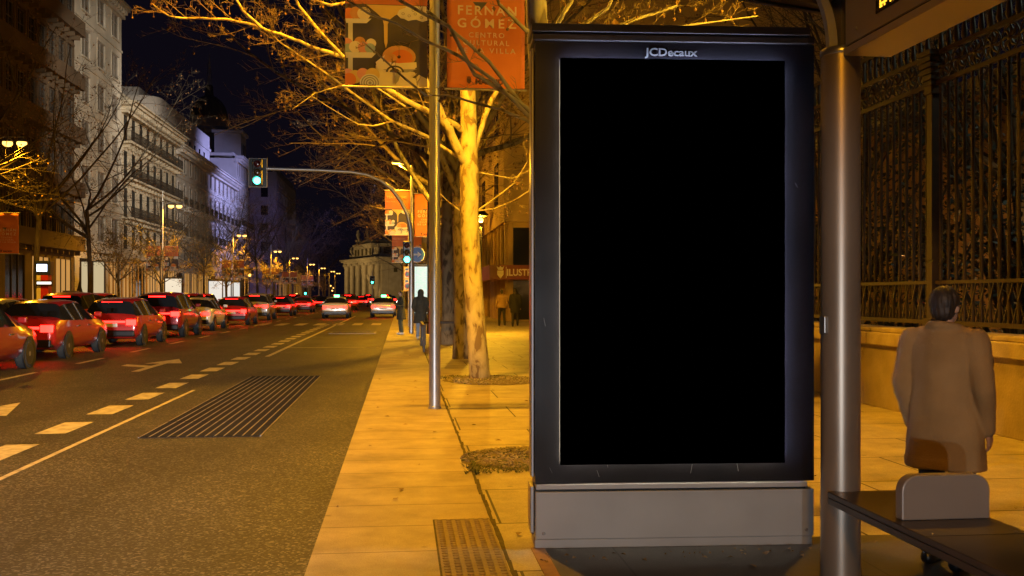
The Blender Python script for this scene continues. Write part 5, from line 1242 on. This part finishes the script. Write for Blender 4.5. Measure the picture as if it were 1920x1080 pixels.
def make_car(kind, paint, bar=True, taxi=False):
    st, (ra_, rb_) = car_body(kind)
    root = empty('parked_car' if False else 'car')
    rings = []
    for y, zb, zl, zt, wb, wt in st:
        half = [(wb * .80, zb), (wb * .965, zb + (zl - zb) * .22), (wb, zb + (zl - zb) * .55), (wb * .965, zl), (wt + (.0 if zt - zl > .2 else .02), zt - min(.07, (zt - zl) * .5)), (wt * .86, zt - .012), (wt * .45, zt + .012), (0, zt + .018)]
        rings.append([(x, y, z) for x, z in half] + [(-x, y, z) for x, z in half[-2::-1]])
    n = len(rings[0]); body, side, rear, front = MB(), MB(), MB(), MB()
    vs = [v for r in rings for v in r]
    fb, fs_, fr, ff = [], [], [], []
    for i in range(len(rings) - 1):
        gh = max(st[i][3] - st[i][2], st[i + 1][3] - st[i + 1][2]) > .2
        for k in range(n - 1):
            q = (i * n + k, i * n + k + 1, (i + 1) * n + k + 1, (i + 1) * n + k)
            kk = k if k < 7 else n - 2 - k
            if kk == 3 and gh and ra_ - 1 <= i <= rb_: fs_.append(q)
            elif kk >= 4 and i < ra_ and i >= ra_ - 1: fr.append(q)
            elif kk >= 4 and i >= rb_ and i < rb_ + 2 and gh: ff.append(q)
            else: fb.append(q)
    fb.append(tuple(range(n))[::-1]); fb.append(tuple((len(rings) - 1) * n + k for k in range(n)))
    for i in range(len(rings) - 1): fb.append((i * n, (i + 1) * n, (i + 1) * n + n - 1, i * n + n - 1))
    body.add(vs, fb, 0, True); bo = body.build('body', paint, root)
    for nm, fl_ in (('side_window', fs_), ('rear_window', fr), ('windscreen', ff)):
        mb = MB(); mb.add(vs, fl_, 0, True); o = mb.build(nm, M['carglass'], root)
        bm = bmesh.new(); bm.from_mesh(o.data); bmesh.ops.delete(bm, geom=[v for v in bm.verts if not v.link_faces], context='VERTS'); bm.to_mesh(o.data); bm.free()
    yr, zl = st[1][0], st[1][2]; w = st[1][4]
    # window pillars
    for s in (-1, 1):
        for i in (ra_ + 1, rb_ - 1):
            mb = MB(); r_ = rings[i]; p, q_ = Vector(r_[3]), Vector(r_[4]); p.x *= s; q_.x *= s
            mb.tube([p + Vector((s * .004, 0, 0)), q_ + Vector((s * .004, 0, 0))], .035, 6); mb.build('door_pillar', M['black'], root)
    wy = (-1.28, 1.32) if kind != 'sedan' else (-1.36, 1.42)
    rw = .315 if kind != 'suv' else .35
    for y in wy:
        for s in (-1, 1):
            x = s * (st[4][4] - .10)
            mb = MB(); prof = [(rw * .62, -.1), (rw * .97, -.11), (rw, -.07), (rw, .07), (rw * .97, .11), (rw * .62, .1)]
            mb.lathe(prof, n=22); wo = mb.build('wheel', M['tyre'], root, loc=(x, y, rw), rot=(0, R_(90), 0))
            mb = MB(); mb.lathe([(rw * .61, -.09), (rw * .61, .09)], n=18)
            for k in range(5):
                a = 2 * math.pi * k / 5
                mb.add([(.03 * math.cos(a + 1.57), .03 * math.sin(a + 1.57), s * .105), (-.03 * math.cos(a + 1.57), -.03 * math.sin(a + 1.57), s * .105), (rw * .58 * math.cos(a) - .03 * math.cos(a + 1.57), rw * .58 * math.sin(a) - .03 * math.sin(a + 1.57), s * .1), (rw * .58 * math.cos(a) + .03 * math.cos(a + 1.57), rw * .58 * math.sin(a) + .03 * math.sin(a + 1.57), s * .1)], [(0, 1, 2, 3)])
            mb.build('rim', M['rim'], wo)
            mb = MB(); ph = [(rw * 1.16, -.02), (rw * 1.16, .02)]
            mb.lathe(ph, n=24); mb.build('wheel_arch', M['black'], root, loc=(s * (st[4][4] * .995 - .012), y, rw + .01), rot=(0, R_(90), 0))
    zt_ = zl - .05
    for s in (-1, 1):
        mb = MB(); mb.box((min(s * w * .62, s * w * .985), yr - .035, zt_ - .16), (max(s * w * .62, s * w * .985), yr + .25, zt_ + .02)); mb.build('tail_light', M['tail'], root, .02)
        mb = MB(); zb2 = st[5][2] + .06; yb = .62 if kind != 'sedan' else .72; mb.box((min(s * .88, s * 1.06), yb, zb2), (max(s * .88, s * 1.06), yb + .1, zb2 + .13)); mb.build('wing_mirror', paint, root, .03)
        mb = MB(); yf = st[-2][0]; mb.box((min(s * .48, s * .78), yf - .12, .62), (max(s * .48, s * .78), yf + .05, .74)); mb.build('headlight', M['white'], root, .02)
        for y in (-.55, .35):
            mb = MB(); xx = st[5][4] * .985; mb.box((min(s * (xx - .02), s * (xx + .015)), y - .1, zl - .11), (max(s * (xx - .02), s * (xx + .015)), y + .1, zl - .08)); mb.build('door_handle', M['black'], root)
    if bar:
        mb = MB(); mb.box((-w * .60, yr - .03, zt_ - .085), (w * .60, yr + .1, zt_ - .02)); mb.build('added_glow_bar', M['tail'], root, .01)  # glowing bar added so the queue shows as red streaks
    mb = MB(); p, q_ = rings[ra_][7], rings[ra_][7]; mb.box((-.3, p[1] - .03, p[2] - .06), (.3, p[1] + .02, p[2] - .03)); mb.build('brake_light', M['tail'], root)
    mb = MB(); mb.box((-.26, yr - .03, .60), (.26, yr - .005, .71)); mb.build('number_plate', M['white'], root)
    mb = MB(); mb.box((-w * .93, yr - .06, .30), (w * .93, yr + .3, .50)); mb.build('bumper', M['black'], root, .04)
    if taxi:
        zr_ = st[5][3]
        mb = MB(); mb.box((-.20, -.30, zr_ + .02), (.20, -.1, zr_ + .05)); tb2 = mb.build('roof_sign', M['white'], root, .01)
        mb = MB(); mb.box((-.17, -.29, zr_ + .051), (.17, -.11, zr_ + .17)); mb.build('roof_lamp', M['taxi'], tb2, .02)
        mb = MB()
        for s in (-1, 1):
            xx = st[5][4] * 1.006
            mb.add([(s * xx, -.62, .36), (s * xx, -.40, .36), (s * xx * .985, .2, .86), (s * xx * .985, -.02, .86)], [(0, 1, 2, 3) if s > 0 else (3, 2, 1, 0)])
        mb.build('door_stripe', M['red'], root)
    return root
def paint(name, c, rough=.28):
    m, nt, b = _nodes(name); b.inputs['Base Color'].default_value = (*c, 1); b.inputs['Roughness'].default_value = rough; b.inputs['Coat Weight'].default_value = .8; b.inputs['Coat Roughness'].default_value = .06; b.inputs['Metallic'].default_value = .15
    return m
PT = dict(red=paint('red glow paint', (.42, .018, .012)), crimson=paint('crimson glow paint', (.28, .01, .012)), white=paint('white paint', (.72, .71, .69)), silver=paint('silver paint', (.38, .38, .39)), black=paint('black paint', (.012, .012, .013)), blue=paint('blue paint', (.03, .05, .14)))  # red and crimson stand in for the red light washing over the traffic
protos = {}
def car(kind, colour, x, y, label, group, taxi=False, rz=0):
    key = (kind, colour, taxi)
    if key not in protos: o = protos[key] = make_car(kind, PT[colour], True, taxi)
    else: o = copy_tree(protos[key])
    o.location = (x, y, ROADZ); o.rotation_euler = (0, 0, rz)
    tag(o, label, 'taxi' if taxi else 'car', group)
    return o
tn = {'hatch': 'hatchback', 'sedan': 'saloon car', 'suv': 'tall car'}
g = 'cars in traffic with their tail lamps lit'
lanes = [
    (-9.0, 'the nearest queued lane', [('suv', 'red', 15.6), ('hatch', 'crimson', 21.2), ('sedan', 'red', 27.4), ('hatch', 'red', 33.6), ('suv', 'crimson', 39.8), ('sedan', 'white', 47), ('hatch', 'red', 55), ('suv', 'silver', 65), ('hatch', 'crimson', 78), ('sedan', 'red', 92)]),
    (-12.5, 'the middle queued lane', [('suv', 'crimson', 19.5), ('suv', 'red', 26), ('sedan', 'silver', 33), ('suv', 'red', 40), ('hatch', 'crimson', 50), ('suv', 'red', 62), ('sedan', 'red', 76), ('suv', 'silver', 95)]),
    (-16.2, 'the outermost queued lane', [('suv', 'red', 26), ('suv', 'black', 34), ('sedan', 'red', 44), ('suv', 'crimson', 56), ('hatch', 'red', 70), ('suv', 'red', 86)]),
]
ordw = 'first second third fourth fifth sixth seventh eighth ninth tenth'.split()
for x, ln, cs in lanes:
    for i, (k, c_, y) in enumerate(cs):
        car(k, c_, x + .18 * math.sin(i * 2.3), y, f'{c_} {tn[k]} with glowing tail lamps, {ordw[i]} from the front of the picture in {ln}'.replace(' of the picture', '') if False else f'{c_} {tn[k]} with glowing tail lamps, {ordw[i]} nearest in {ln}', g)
hc = car('sedan', 'silver', -2.0, -9.5, 'silver saloon car with headlamps on, added behind the viewer in the kerb lane', None)  # unseen car added as a light source
for s_ in (-.62, .62): light('added_headlamp_beam', 'SPOT', (-2.0 + s_, -7.0, .70 + ROADZ), 720, (.82, .91, 1), None, .08, (1.9, 5.6, .5), 20, .55)  # beams added to brighten the panel base and shelter
for s_ in (-.62, .62): light('added_headlamp_beam', 'SPOT', (-2.0 + s_, -6.98, .66 + ROADZ), 21000, (.95, .97, 1), None, .08, (-5.0 + s_, 26, -1.0), 26, .9)  # beams added to brighten the road ahead
q = G(632, 596, ROADZ); car('sedan', 'white', q.x, q.y, 'white taxi with green roof lamp, leaving ahead of the long queue', g, True)
q = G(718, 596, ROADZ); car('sedan', 'white', q.x, q.y + 3, 'white taxi with green roof lamp in the kerb lane before the arch', g, True)
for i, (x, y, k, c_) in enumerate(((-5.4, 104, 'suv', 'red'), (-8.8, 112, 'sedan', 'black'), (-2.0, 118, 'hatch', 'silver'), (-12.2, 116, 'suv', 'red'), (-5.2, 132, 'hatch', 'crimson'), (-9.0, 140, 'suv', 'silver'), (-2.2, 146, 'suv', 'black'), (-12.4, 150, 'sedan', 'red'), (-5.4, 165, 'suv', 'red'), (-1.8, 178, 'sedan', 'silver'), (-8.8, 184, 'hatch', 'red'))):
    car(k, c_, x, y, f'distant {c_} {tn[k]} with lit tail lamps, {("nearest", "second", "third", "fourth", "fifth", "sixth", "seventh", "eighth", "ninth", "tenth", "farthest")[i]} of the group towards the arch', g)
# ================================================================ PEOPLE
def remesh(mb, name, m, parent, vox, it=6, fac=.5):
    o = mb.build(name, m, parent)
    r_ = o.modifiers.new('r', 'REMESH'); r_.mode = 'VOXEL'; r_.voxel_size = vox; r_.use_smooth_shade = True
    s_ = o.modifiers.new('s', 'SMOOTH'); s_.iterations = it; s_.factor = fac
    dg = bpy.context.evaluated_depsgraph_get(); dg.update()
    me = bpy.data.meshes.new_from_object(o.evaluated_get(dg)); old = o.data; o.modifiers.clear(); o.data = me; bpy.data.meshes.remove(old); me.name = name
    return o
def cap(mb, a, b, ra, rb, n=12, k=5, flat=None):
    a, b = Vector(a), Vector(b)
    pts = [a.lerp(b, i / k) for i in range(k + 1)]; rr = [ra + (rb - ra) * i / k for i in range(k + 1)]
    mb.tube(pts, rr, n); mb.ball(a, ra * .995, 0, 10, 8); mb.ball(b, rb * .995, 0, 10, 8)
def person(base, rz, h, label, coat, coat_len, trousers, skin, hair, hood=False, arms='down', stride=.0, vox=.02, fine=False, hem=.26, group=None, hairlong=False, shoes=None, bag=False, chin=0):
    root = empty('person', base, rz, label, 'person', group); s = h / 1.72
    V = lambda x, y, z: Vector((x * s, y * s, z * s))
    S_ = lambda r: r * s
    # joints, facing -y
    hipL, hipR = V(.095, 0, .90), V(-.095, 0, .90)
    knL, knR = V(.10, -.02 - stride * .6, .49), V(-.10, -.02 + stride * .35, .49)
    anL, anR = V(.105, .02 - stride, .09), V(-.105, .02 + stride, .09 + abs(stride) * .15)
    shL, shR = V(.185, .01, 1.40), V(-.185, .01, 1.40)
    if arms == 'down': elL, elR, wrL, wrR = V(.245, .04, 1.11), V(-.245, .04, 1.11), V(.235, -.06, .86), V(-.235, -.06, .86)
    elif arms == 'pocket': elL, elR, wrL, wrR = V(.27, .07, 1.12), V(-.27, .07, 1.12), V(.20, -.10, .98), V(-.20, -.10, .98)
    else: elL, elR, wrL, wrR = V(.245, .02, 1.12), V(-.25, .03, 1.12), V(.17, -.24, 1.12), V(-.235, -.05, .86)
    B = MB()
    for k_, a_ in ((knL, anL), (knR, anR)):
        hp = hipL if k_ is knL else hipR
        cap(B, hp, k_, S_(.085), S_(.055)); cap(B, k_, a_, S_(.055), S_(.036)); cap(B, a_, a_ + V(0, -.14, -.055), S_(.036), S_(.026))
    B.ball(V(0, .0, .96), (S_(.165), S_(.115), S_(.13))); B.ball(V(0, 0, 1.12), (S_(.145), S_(.10), S_(.18))); B.ball(V(0, .0, 1.30), (S_(.175), S_(.115), S_(.16)))
    cap(B, V(-.10, .01, 1.40), V(.10, .01, 1.40), S_(.06), S_(.06))
    for sh_, el_, wr_ in ((shL, elL, wrL), (shR, elR, wrR)):
        cap(B, sh_, el_, S_(.052), S_(.040)); cap(B, el_, wr_, S_(.040), S_(.026))
        d = (wr_ - el_).normalized(); sd = 1 if sh_.x > 0 else -1
        nrm = Vector((sd, 0, 0)); nrm = (nrm - d * nrm.dot(d)).normalized(); acr = d.cross(nrm)
        pc = wr_ + d * S_(.05)
        if fine:
            for q in range(4): cap(B, wr_ + d * S_(.012) + acr * S_((q - 1.5) * .010), wr_ + d * S_(.088) + acr * S_((q - 1.5) * .019), S_(.013), S_(.0125), 8, 3)
            for q, ln in enumerate((.066, .078, .072, .056)):
                b0 = wr_ + d * S_(.088) + acr * S_((q - 1.5) * .0205); b1 = b0 + d * S_(ln * .5) - nrm * S_(.008); b2 = b1 + d * S_(ln * .42) - nrm * S_(.026)
                cap(B, b0, b1, S_(.0092), S_(.0085), 8, 3); cap(B, b1, b2, S_(.0085), S_(.0068), 8, 3)
            fr = acr if acr.y < 0 else -acr
            t0_ = wr_ + d * S_(.03) + fr * S_(.022); t1_ = t0_ + d * S_(.036) + fr * S_(.026) - nrm * S_(.012); t2_ = t1_ + d * S_(.032) + fr * S_(.004) - nrm * S_(.008)
            cap(B, t0_, t1_, S_(.0125), S_(.0105), 8, 3); cap(B, t1_, t2_, S_(.0105), S_(.0075), 8, 3)
        else: B.ball(pc + d * S_(.03), S_(.042))
    cap(B, V(0, .02, 1.40), V(0, .005, 1.53), S_(.058), S_(.052))
    hc_ = V(0, -.01, 1.60)
    B.ball(hc_ + V(0, .008, .022), (S_(.076), S_(.094), S_(.098)), 0, 18, 14); B.ball(hc_ + V(0, -.03, -.045), (S_(.056), S_(.062), S_(.068)), 0, 14, 10)
    cap(B, hc_ + V(0, -.088, .015), hc_ + V(0, -.108, -.022), S_(.009), S_(.0145)); 
    for sd in (-1, 1): B.ball(hc_ + V(sd * .076, .012, -.005), (S_(.011), S_(.02), S_(.032)))
    B.ball(hc_ + V(0, -.083, -.055), (S_(.024), S_(.012), S_(.009)))
    remesh(B, 'body', skin, root, vox if not fine else .0062, 6 if not fine else 5)
    if fine:
        for sd in (-1, 1):
            mb = MB(); mb.ball(hc_ + V(sd * .031, -.083, .012), (S_(.013), S_(.008), S_(.007))); mb.build('eye', M['black'], root)
    # trousers
    T_ = MB()
    for hp, k_, a_ in ((hipL, knL, anL), (hipR, knR, anR)): cap(T_, hp, k_, S_(.10), S_(.074)); cap(T_, k_, a_ + V(0, 0, .01), S_(.074), S_(.062))
    T_.ball(V(0, 0, .95), (S_(.178), S_(.128), S_(.13))); remesh(T_, 'trousers', trousers, root, max(vox, .012), 5)
    for a_ in (anL, anR):
        mb = MB(); cap(mb, a_ + V(0, .035, -.045), a_ + V(0, -.15, -.06), S_(.046), S_(.036)); mb.ball(a_ + V(0, .0, -.01), (S_(.052), S_(.06), S_(.05)))
        mb.v = [(x, y, max(z, .0 if abs(stride) < .01 or a_ is anL else a_.z - S_(.088))) for x, y, z in mb.v]
        remesh(mb, 'shoe', shoes or M['black'], root, .012, 3)
    # coat: lofted skirt and torso, sleeves
    K = MB(); top = 1.46; rings = [(coat_len, .19 + hem * .15, .15 + hem * .1), (coat_len + .15, .20 + hem * .1, .155 + hem * .06), (.95, .198, .155), (1.10, .185, .142), (1.28, .208, .150), (1.38, .205, .135), (1.44, .15, .105), (1.49, .085, .082)]
    n = 24; vs = []
    for z, a, b in rings:
        for k in range(n):
            t = 2 * math.pi * k / n; w_ = 1 + (.025 * math.sin(5 * t + z * 6) if z < 1.2 else 0)
            vs.append(V(a * w_ * math.cos(t), b * w_ * math.sin(t) + .005, z))
    K.add(vs, [(i * n + k, i * n + (k + 1) % n, (i + 1) * n + (k + 1) % n, (i + 1) * n + k) for i in range(len(rings) - 1) for k in range(n)] + [tuple(range(n))[::-1], tuple((len(rings) - 1) * n + k for k in range(n))], 0, True)
    for sh_, el_, wr_ in ((shL, elL, wrL), (shR, elR, wrR)):
        cap(K, sh_ + V(0, 0, -.01), el_, S_(.082), S_(.064)); cap(K, el_, wr_ + (wr_ - el_).normalized() * S_(-.0), S_(.064), S_(.048))
    cap(K, V(-.13, .01, 1.405), V(.13, .01, 1.405), S_(.078), S_(.078))
    ring = [V(.088 * math.cos(a), .088 * math.sin(a) * 1.0 + .012, 1.475 - .02 * math.sin(a) * -1) for a in [2 * math.pi * k / 16 for k in range(17)]]
    K.tube(ring, S_(.026), 8)
    if fine:   # seams and folds of a padded jacket
        for z in (.78, .92, 1.06, 1.2, 1.33): pass
    ck = remesh(K, 'coat', coat, root, max(vox * .8, .010), 4)
    if fine:      # cloth: hanging folds, creases at elbows and waist, a back seam and a vent
        for v in ck.data.vertices:
            p = v.co; q = Vector((p.x * 9, p.y * 9, p.z * 2.2)); q2 = Vector((p.x * 7 + 5, p.y * 7, p.z * 17))
            f = noise.noise(q) * .008 + noise.noise(q2) * .006 * (1 if abs(p.x) > .19 * s or p.z < 1.0 * s else .45) + noise.noise(p * 26) * .002
            if p.y > .05 and abs(p.x) < .005 and p.z < 1.42 * s: f -= .002
            if p.z < coat_len * s + .05: f += .004
            v.co = p + v.normal * f
    # hair or hood
    Hh = MB()
    if hood:
        Hh.ball(hc_ + V(0, .03, .01), (S_(.115), S_(.125), S_(.14)), 0, 14, 10); cap(Hh, hc_ + V(0, .06, -.02), V(0, .06, 1.43), S_(.105), S_(.12)); remesh(Hh, 'hood', coat, root, max(vox, .014), 5)
    else:
        Hh.ball(hc_ + V(0, .022, .034), (S_(.086), S_(.098), S_(.098)), 0, 16, 12)
        if hairlong:
            cap(Hh, hc_ + V(0, .055, .0), hc_ + V(0, .085, -.17), S_(.078), S_(.06)); [cap(Hh, hc_ + V(sd * .06, .03, .02), hc_ + V(sd * .07, .05, -.14), S_(.034), S_(.03)) for sd in (-1, 1)]
        else: Hh.ball(hc_ + V(0, .045, -.02), (S_(.074), S_(.07), S_(.075)))
        hh = remesh(Hh, 'hair', hair, root, max(vox * .7, .009) if not fine else .006, 4)
        if fine:
            for v in hh.data.vertices:
                p = v.co - hc_; a = math.atan2(p.y, p.x); f = noise.noise(Vector((a * 7, p.z * 9, 1))) * .007 + noise.noise(Vector((a * 22, p.z * 16, 4))) * .004
                v.co = v.co + v.normal * f
    return root
skin = mat('skin', (.52, .31, .21), (.47, .27, .18), 6, .55)
hairm = mat('brown hair', (.022, .013, .008), (.04, .023, .012), 40, .6, stretch=(1, 1, .15))
hairk = mat('black hair', (.012, .01, .009), (.03, .022, .018), 40, .6, stretch=(1, 1, .15))
cd = mat('dark green wool', (.035, .035, .022), (.05, .048, .03), 30, .95, bump=.3, bscale=120)
ck_ = mat('olive parka', (.045, .04, .025), (.062, .055, .035), 12, .85, bump=.25, bscale=18)
cbg = mat('beige jacket cloth', (.36, .215, .085), (.29, .17, .065), 5, .9, bump=.25, bscale=160)
tg_ = mat('green trousers', (.09, .10, .06), (.07, .08, .045), 10, .9); tb_l = mat('pale jeans', (.26, .33, .45), (.2, .26, .36), 14, .9); td = mat('dark trousers', (.025, .022, .022), (.035, .03, .03), 10, .9)
qa_ = G(752, 627); person(qa_, R_(-75), 1.62, 'pedestrian in a long dark coat and green trousers waiting at the kerb', cd, .58, tg_, skin, hairm, False, 'fwd', 0, .02, hairlong=True, group='pedestrians', shoes=M['white'])
qb_ = G(789, 636); person(qb_, R_(175), 1.62, 'hooded pedestrian in an olive parka and pale jeans seen from behind', ck_, .56, tb_l, skin, hairm, True, 'pocket', .03, .02, hem=.5, group='pedestrians', shoes=M['white'])
qc_ = G(941, 611); person(qc_, R_(185), 1.70, 'pedestrian in a tan jacket and dark trousers walking away outside the maroon fascia', mat('tan jacket', (.36, .22, .10), rough=.85), .84, td, skin, hairk, False, 'down', .16, .024, group='pedestrians')
qd_ = G(966, 612); person(qd_, R_(172), 1.74, 'pedestrian in a black coat walking away outside the maroon fascia', mat('black coat', (.015, .014, .014), rough=.85), .62, td, skin, hairk, False, 'down', -.16, .024, group='pedestrians')
qg = P(1772, 553, 5.3); person(Vector((qg.x, qg.y, 0)), R_(128), 1.49, 'person in a beige jacket standing between the bench and the garden wall', cbg, .62, td, skin, hairm, False, 'down', .05, .012, True, hem=.35)

# ================================================================ LIGHT, SKY, CAMERA
# lamps added over the near side roofs to brighten the far facades
light('added_facade_light', 'SPOT', (6.5, 44, 20), 80000, (1, .86, .64), None, .3, (BX, 99, 15), 28, .4)
light('added_facade_light', 'SPOT', (5.0, 84, 25.2), 42000, (1, .85, .66), None, .3, (BX, 114, 17), 38, .7)
light('added_facade_light', 'SPOT', (7.5, 150, 23), 95000, (.46, .46, 1), None, .4, (BX, 166, 17), 50, .9)
light('added_facade_light', 'SPOT', (7.5, 186, 23), 40000, (.35, .28, 1), None, .4, (BX + 5, 215, 8), 60, .9)
# garden lamps behind the fence
for i, (x, y, z, e, c_) in enumerate(((11.5, 14.5, 2.4, 150, (1, .5, .12)), (12.0, 23.0, 2.4, 130, (1, .5, .12)), (9.6, 10.2, 6.6, 170, (.85, 1, .75)))):
    root = empty('garden_lamp', (x, y, 0), 0, ('warm garden lamp behind the middle of the fence', 'warm garden lamp behind the far part of the fence', 'tall white garden lamp above the shrubs')[i], 'lamp')
    mb = MB(); mb.lathe([(.06, 0), (.04, .3), (.035, z - .12)], n=10); mb.build('pole', M['iron'], root)
    mb = MB(); mb.lathe([(.12, z), (.2, z + .03), (.05, z + .2)], n=12); mb.build('lamp_shade', M['iron'], root)
    light('lamp_light', 'POINT', (0, 0, z - .1), e, c_, root, .1)
w = bpy.data.worlds.new('World'); scene.world = w; w.use_nodes = True
nt = w.node_tree; bg = nt.nodes['Background']
sk = nt.nodes.new('ShaderNodeTexSky'); sk.sky_type = 'NISHITA'; sk.sun_disc = False; sk.sun_elevation = R_(-5); sk.sun_rotation = R_(200)
ad_ = nt.nodes.new('ShaderNodeMix'); ad_.data_type = 'RGBA'; ad_.blend_type = 'ADD'; ad_.inputs['Factor'].default_value = 1
ad_.inputs['B'].default_value = (.055, .042, .088, 1)     # glow of the city on the night sky
nt.links.new(sk.outputs['Color'], ad_.inputs['A']); nt.links.new(ad_.outputs['Result'], bg.inputs['Color']); bg.inputs['Strength'].default_value = .06
sun = bpy.data.lights.new('night_fill', 'SUN'); sun.energy = .012; sun.angle = R_(3); sun.color = (.6, .7, 1)  # dim cool lamp added to fill the dark areas
so = bpy.data.objects.new('night_fill', sun); COL.objects.link(so); so.rotation_euler = (R_(40), 0, R_(20))
cam = bpy.data.cameras.new('camera'); cam.lens = 36 * F / 1920; cam.sensor_width = 36; cam.clip_end = 3000; cam.clip_start = .05; cam.shift_y = (HZ - 540) / 1920
co = bpy.data.objects.new('camera', cam); COL.objects.link(co); co.location = (0, 0, H); co.rotation_euler = (R_(90), 0, -TH); scene.camera = co
vs_ = scene.view_settings; vs_.view_transform = 'Standard'; vs_.look = 'None'; vs_.exposure = 0; vs_.gamma = 1
scene.cycles.use_denoising = True; scene.cycles.max_bounces = 6; scene.cycles.sample_clamp_indirect = 6
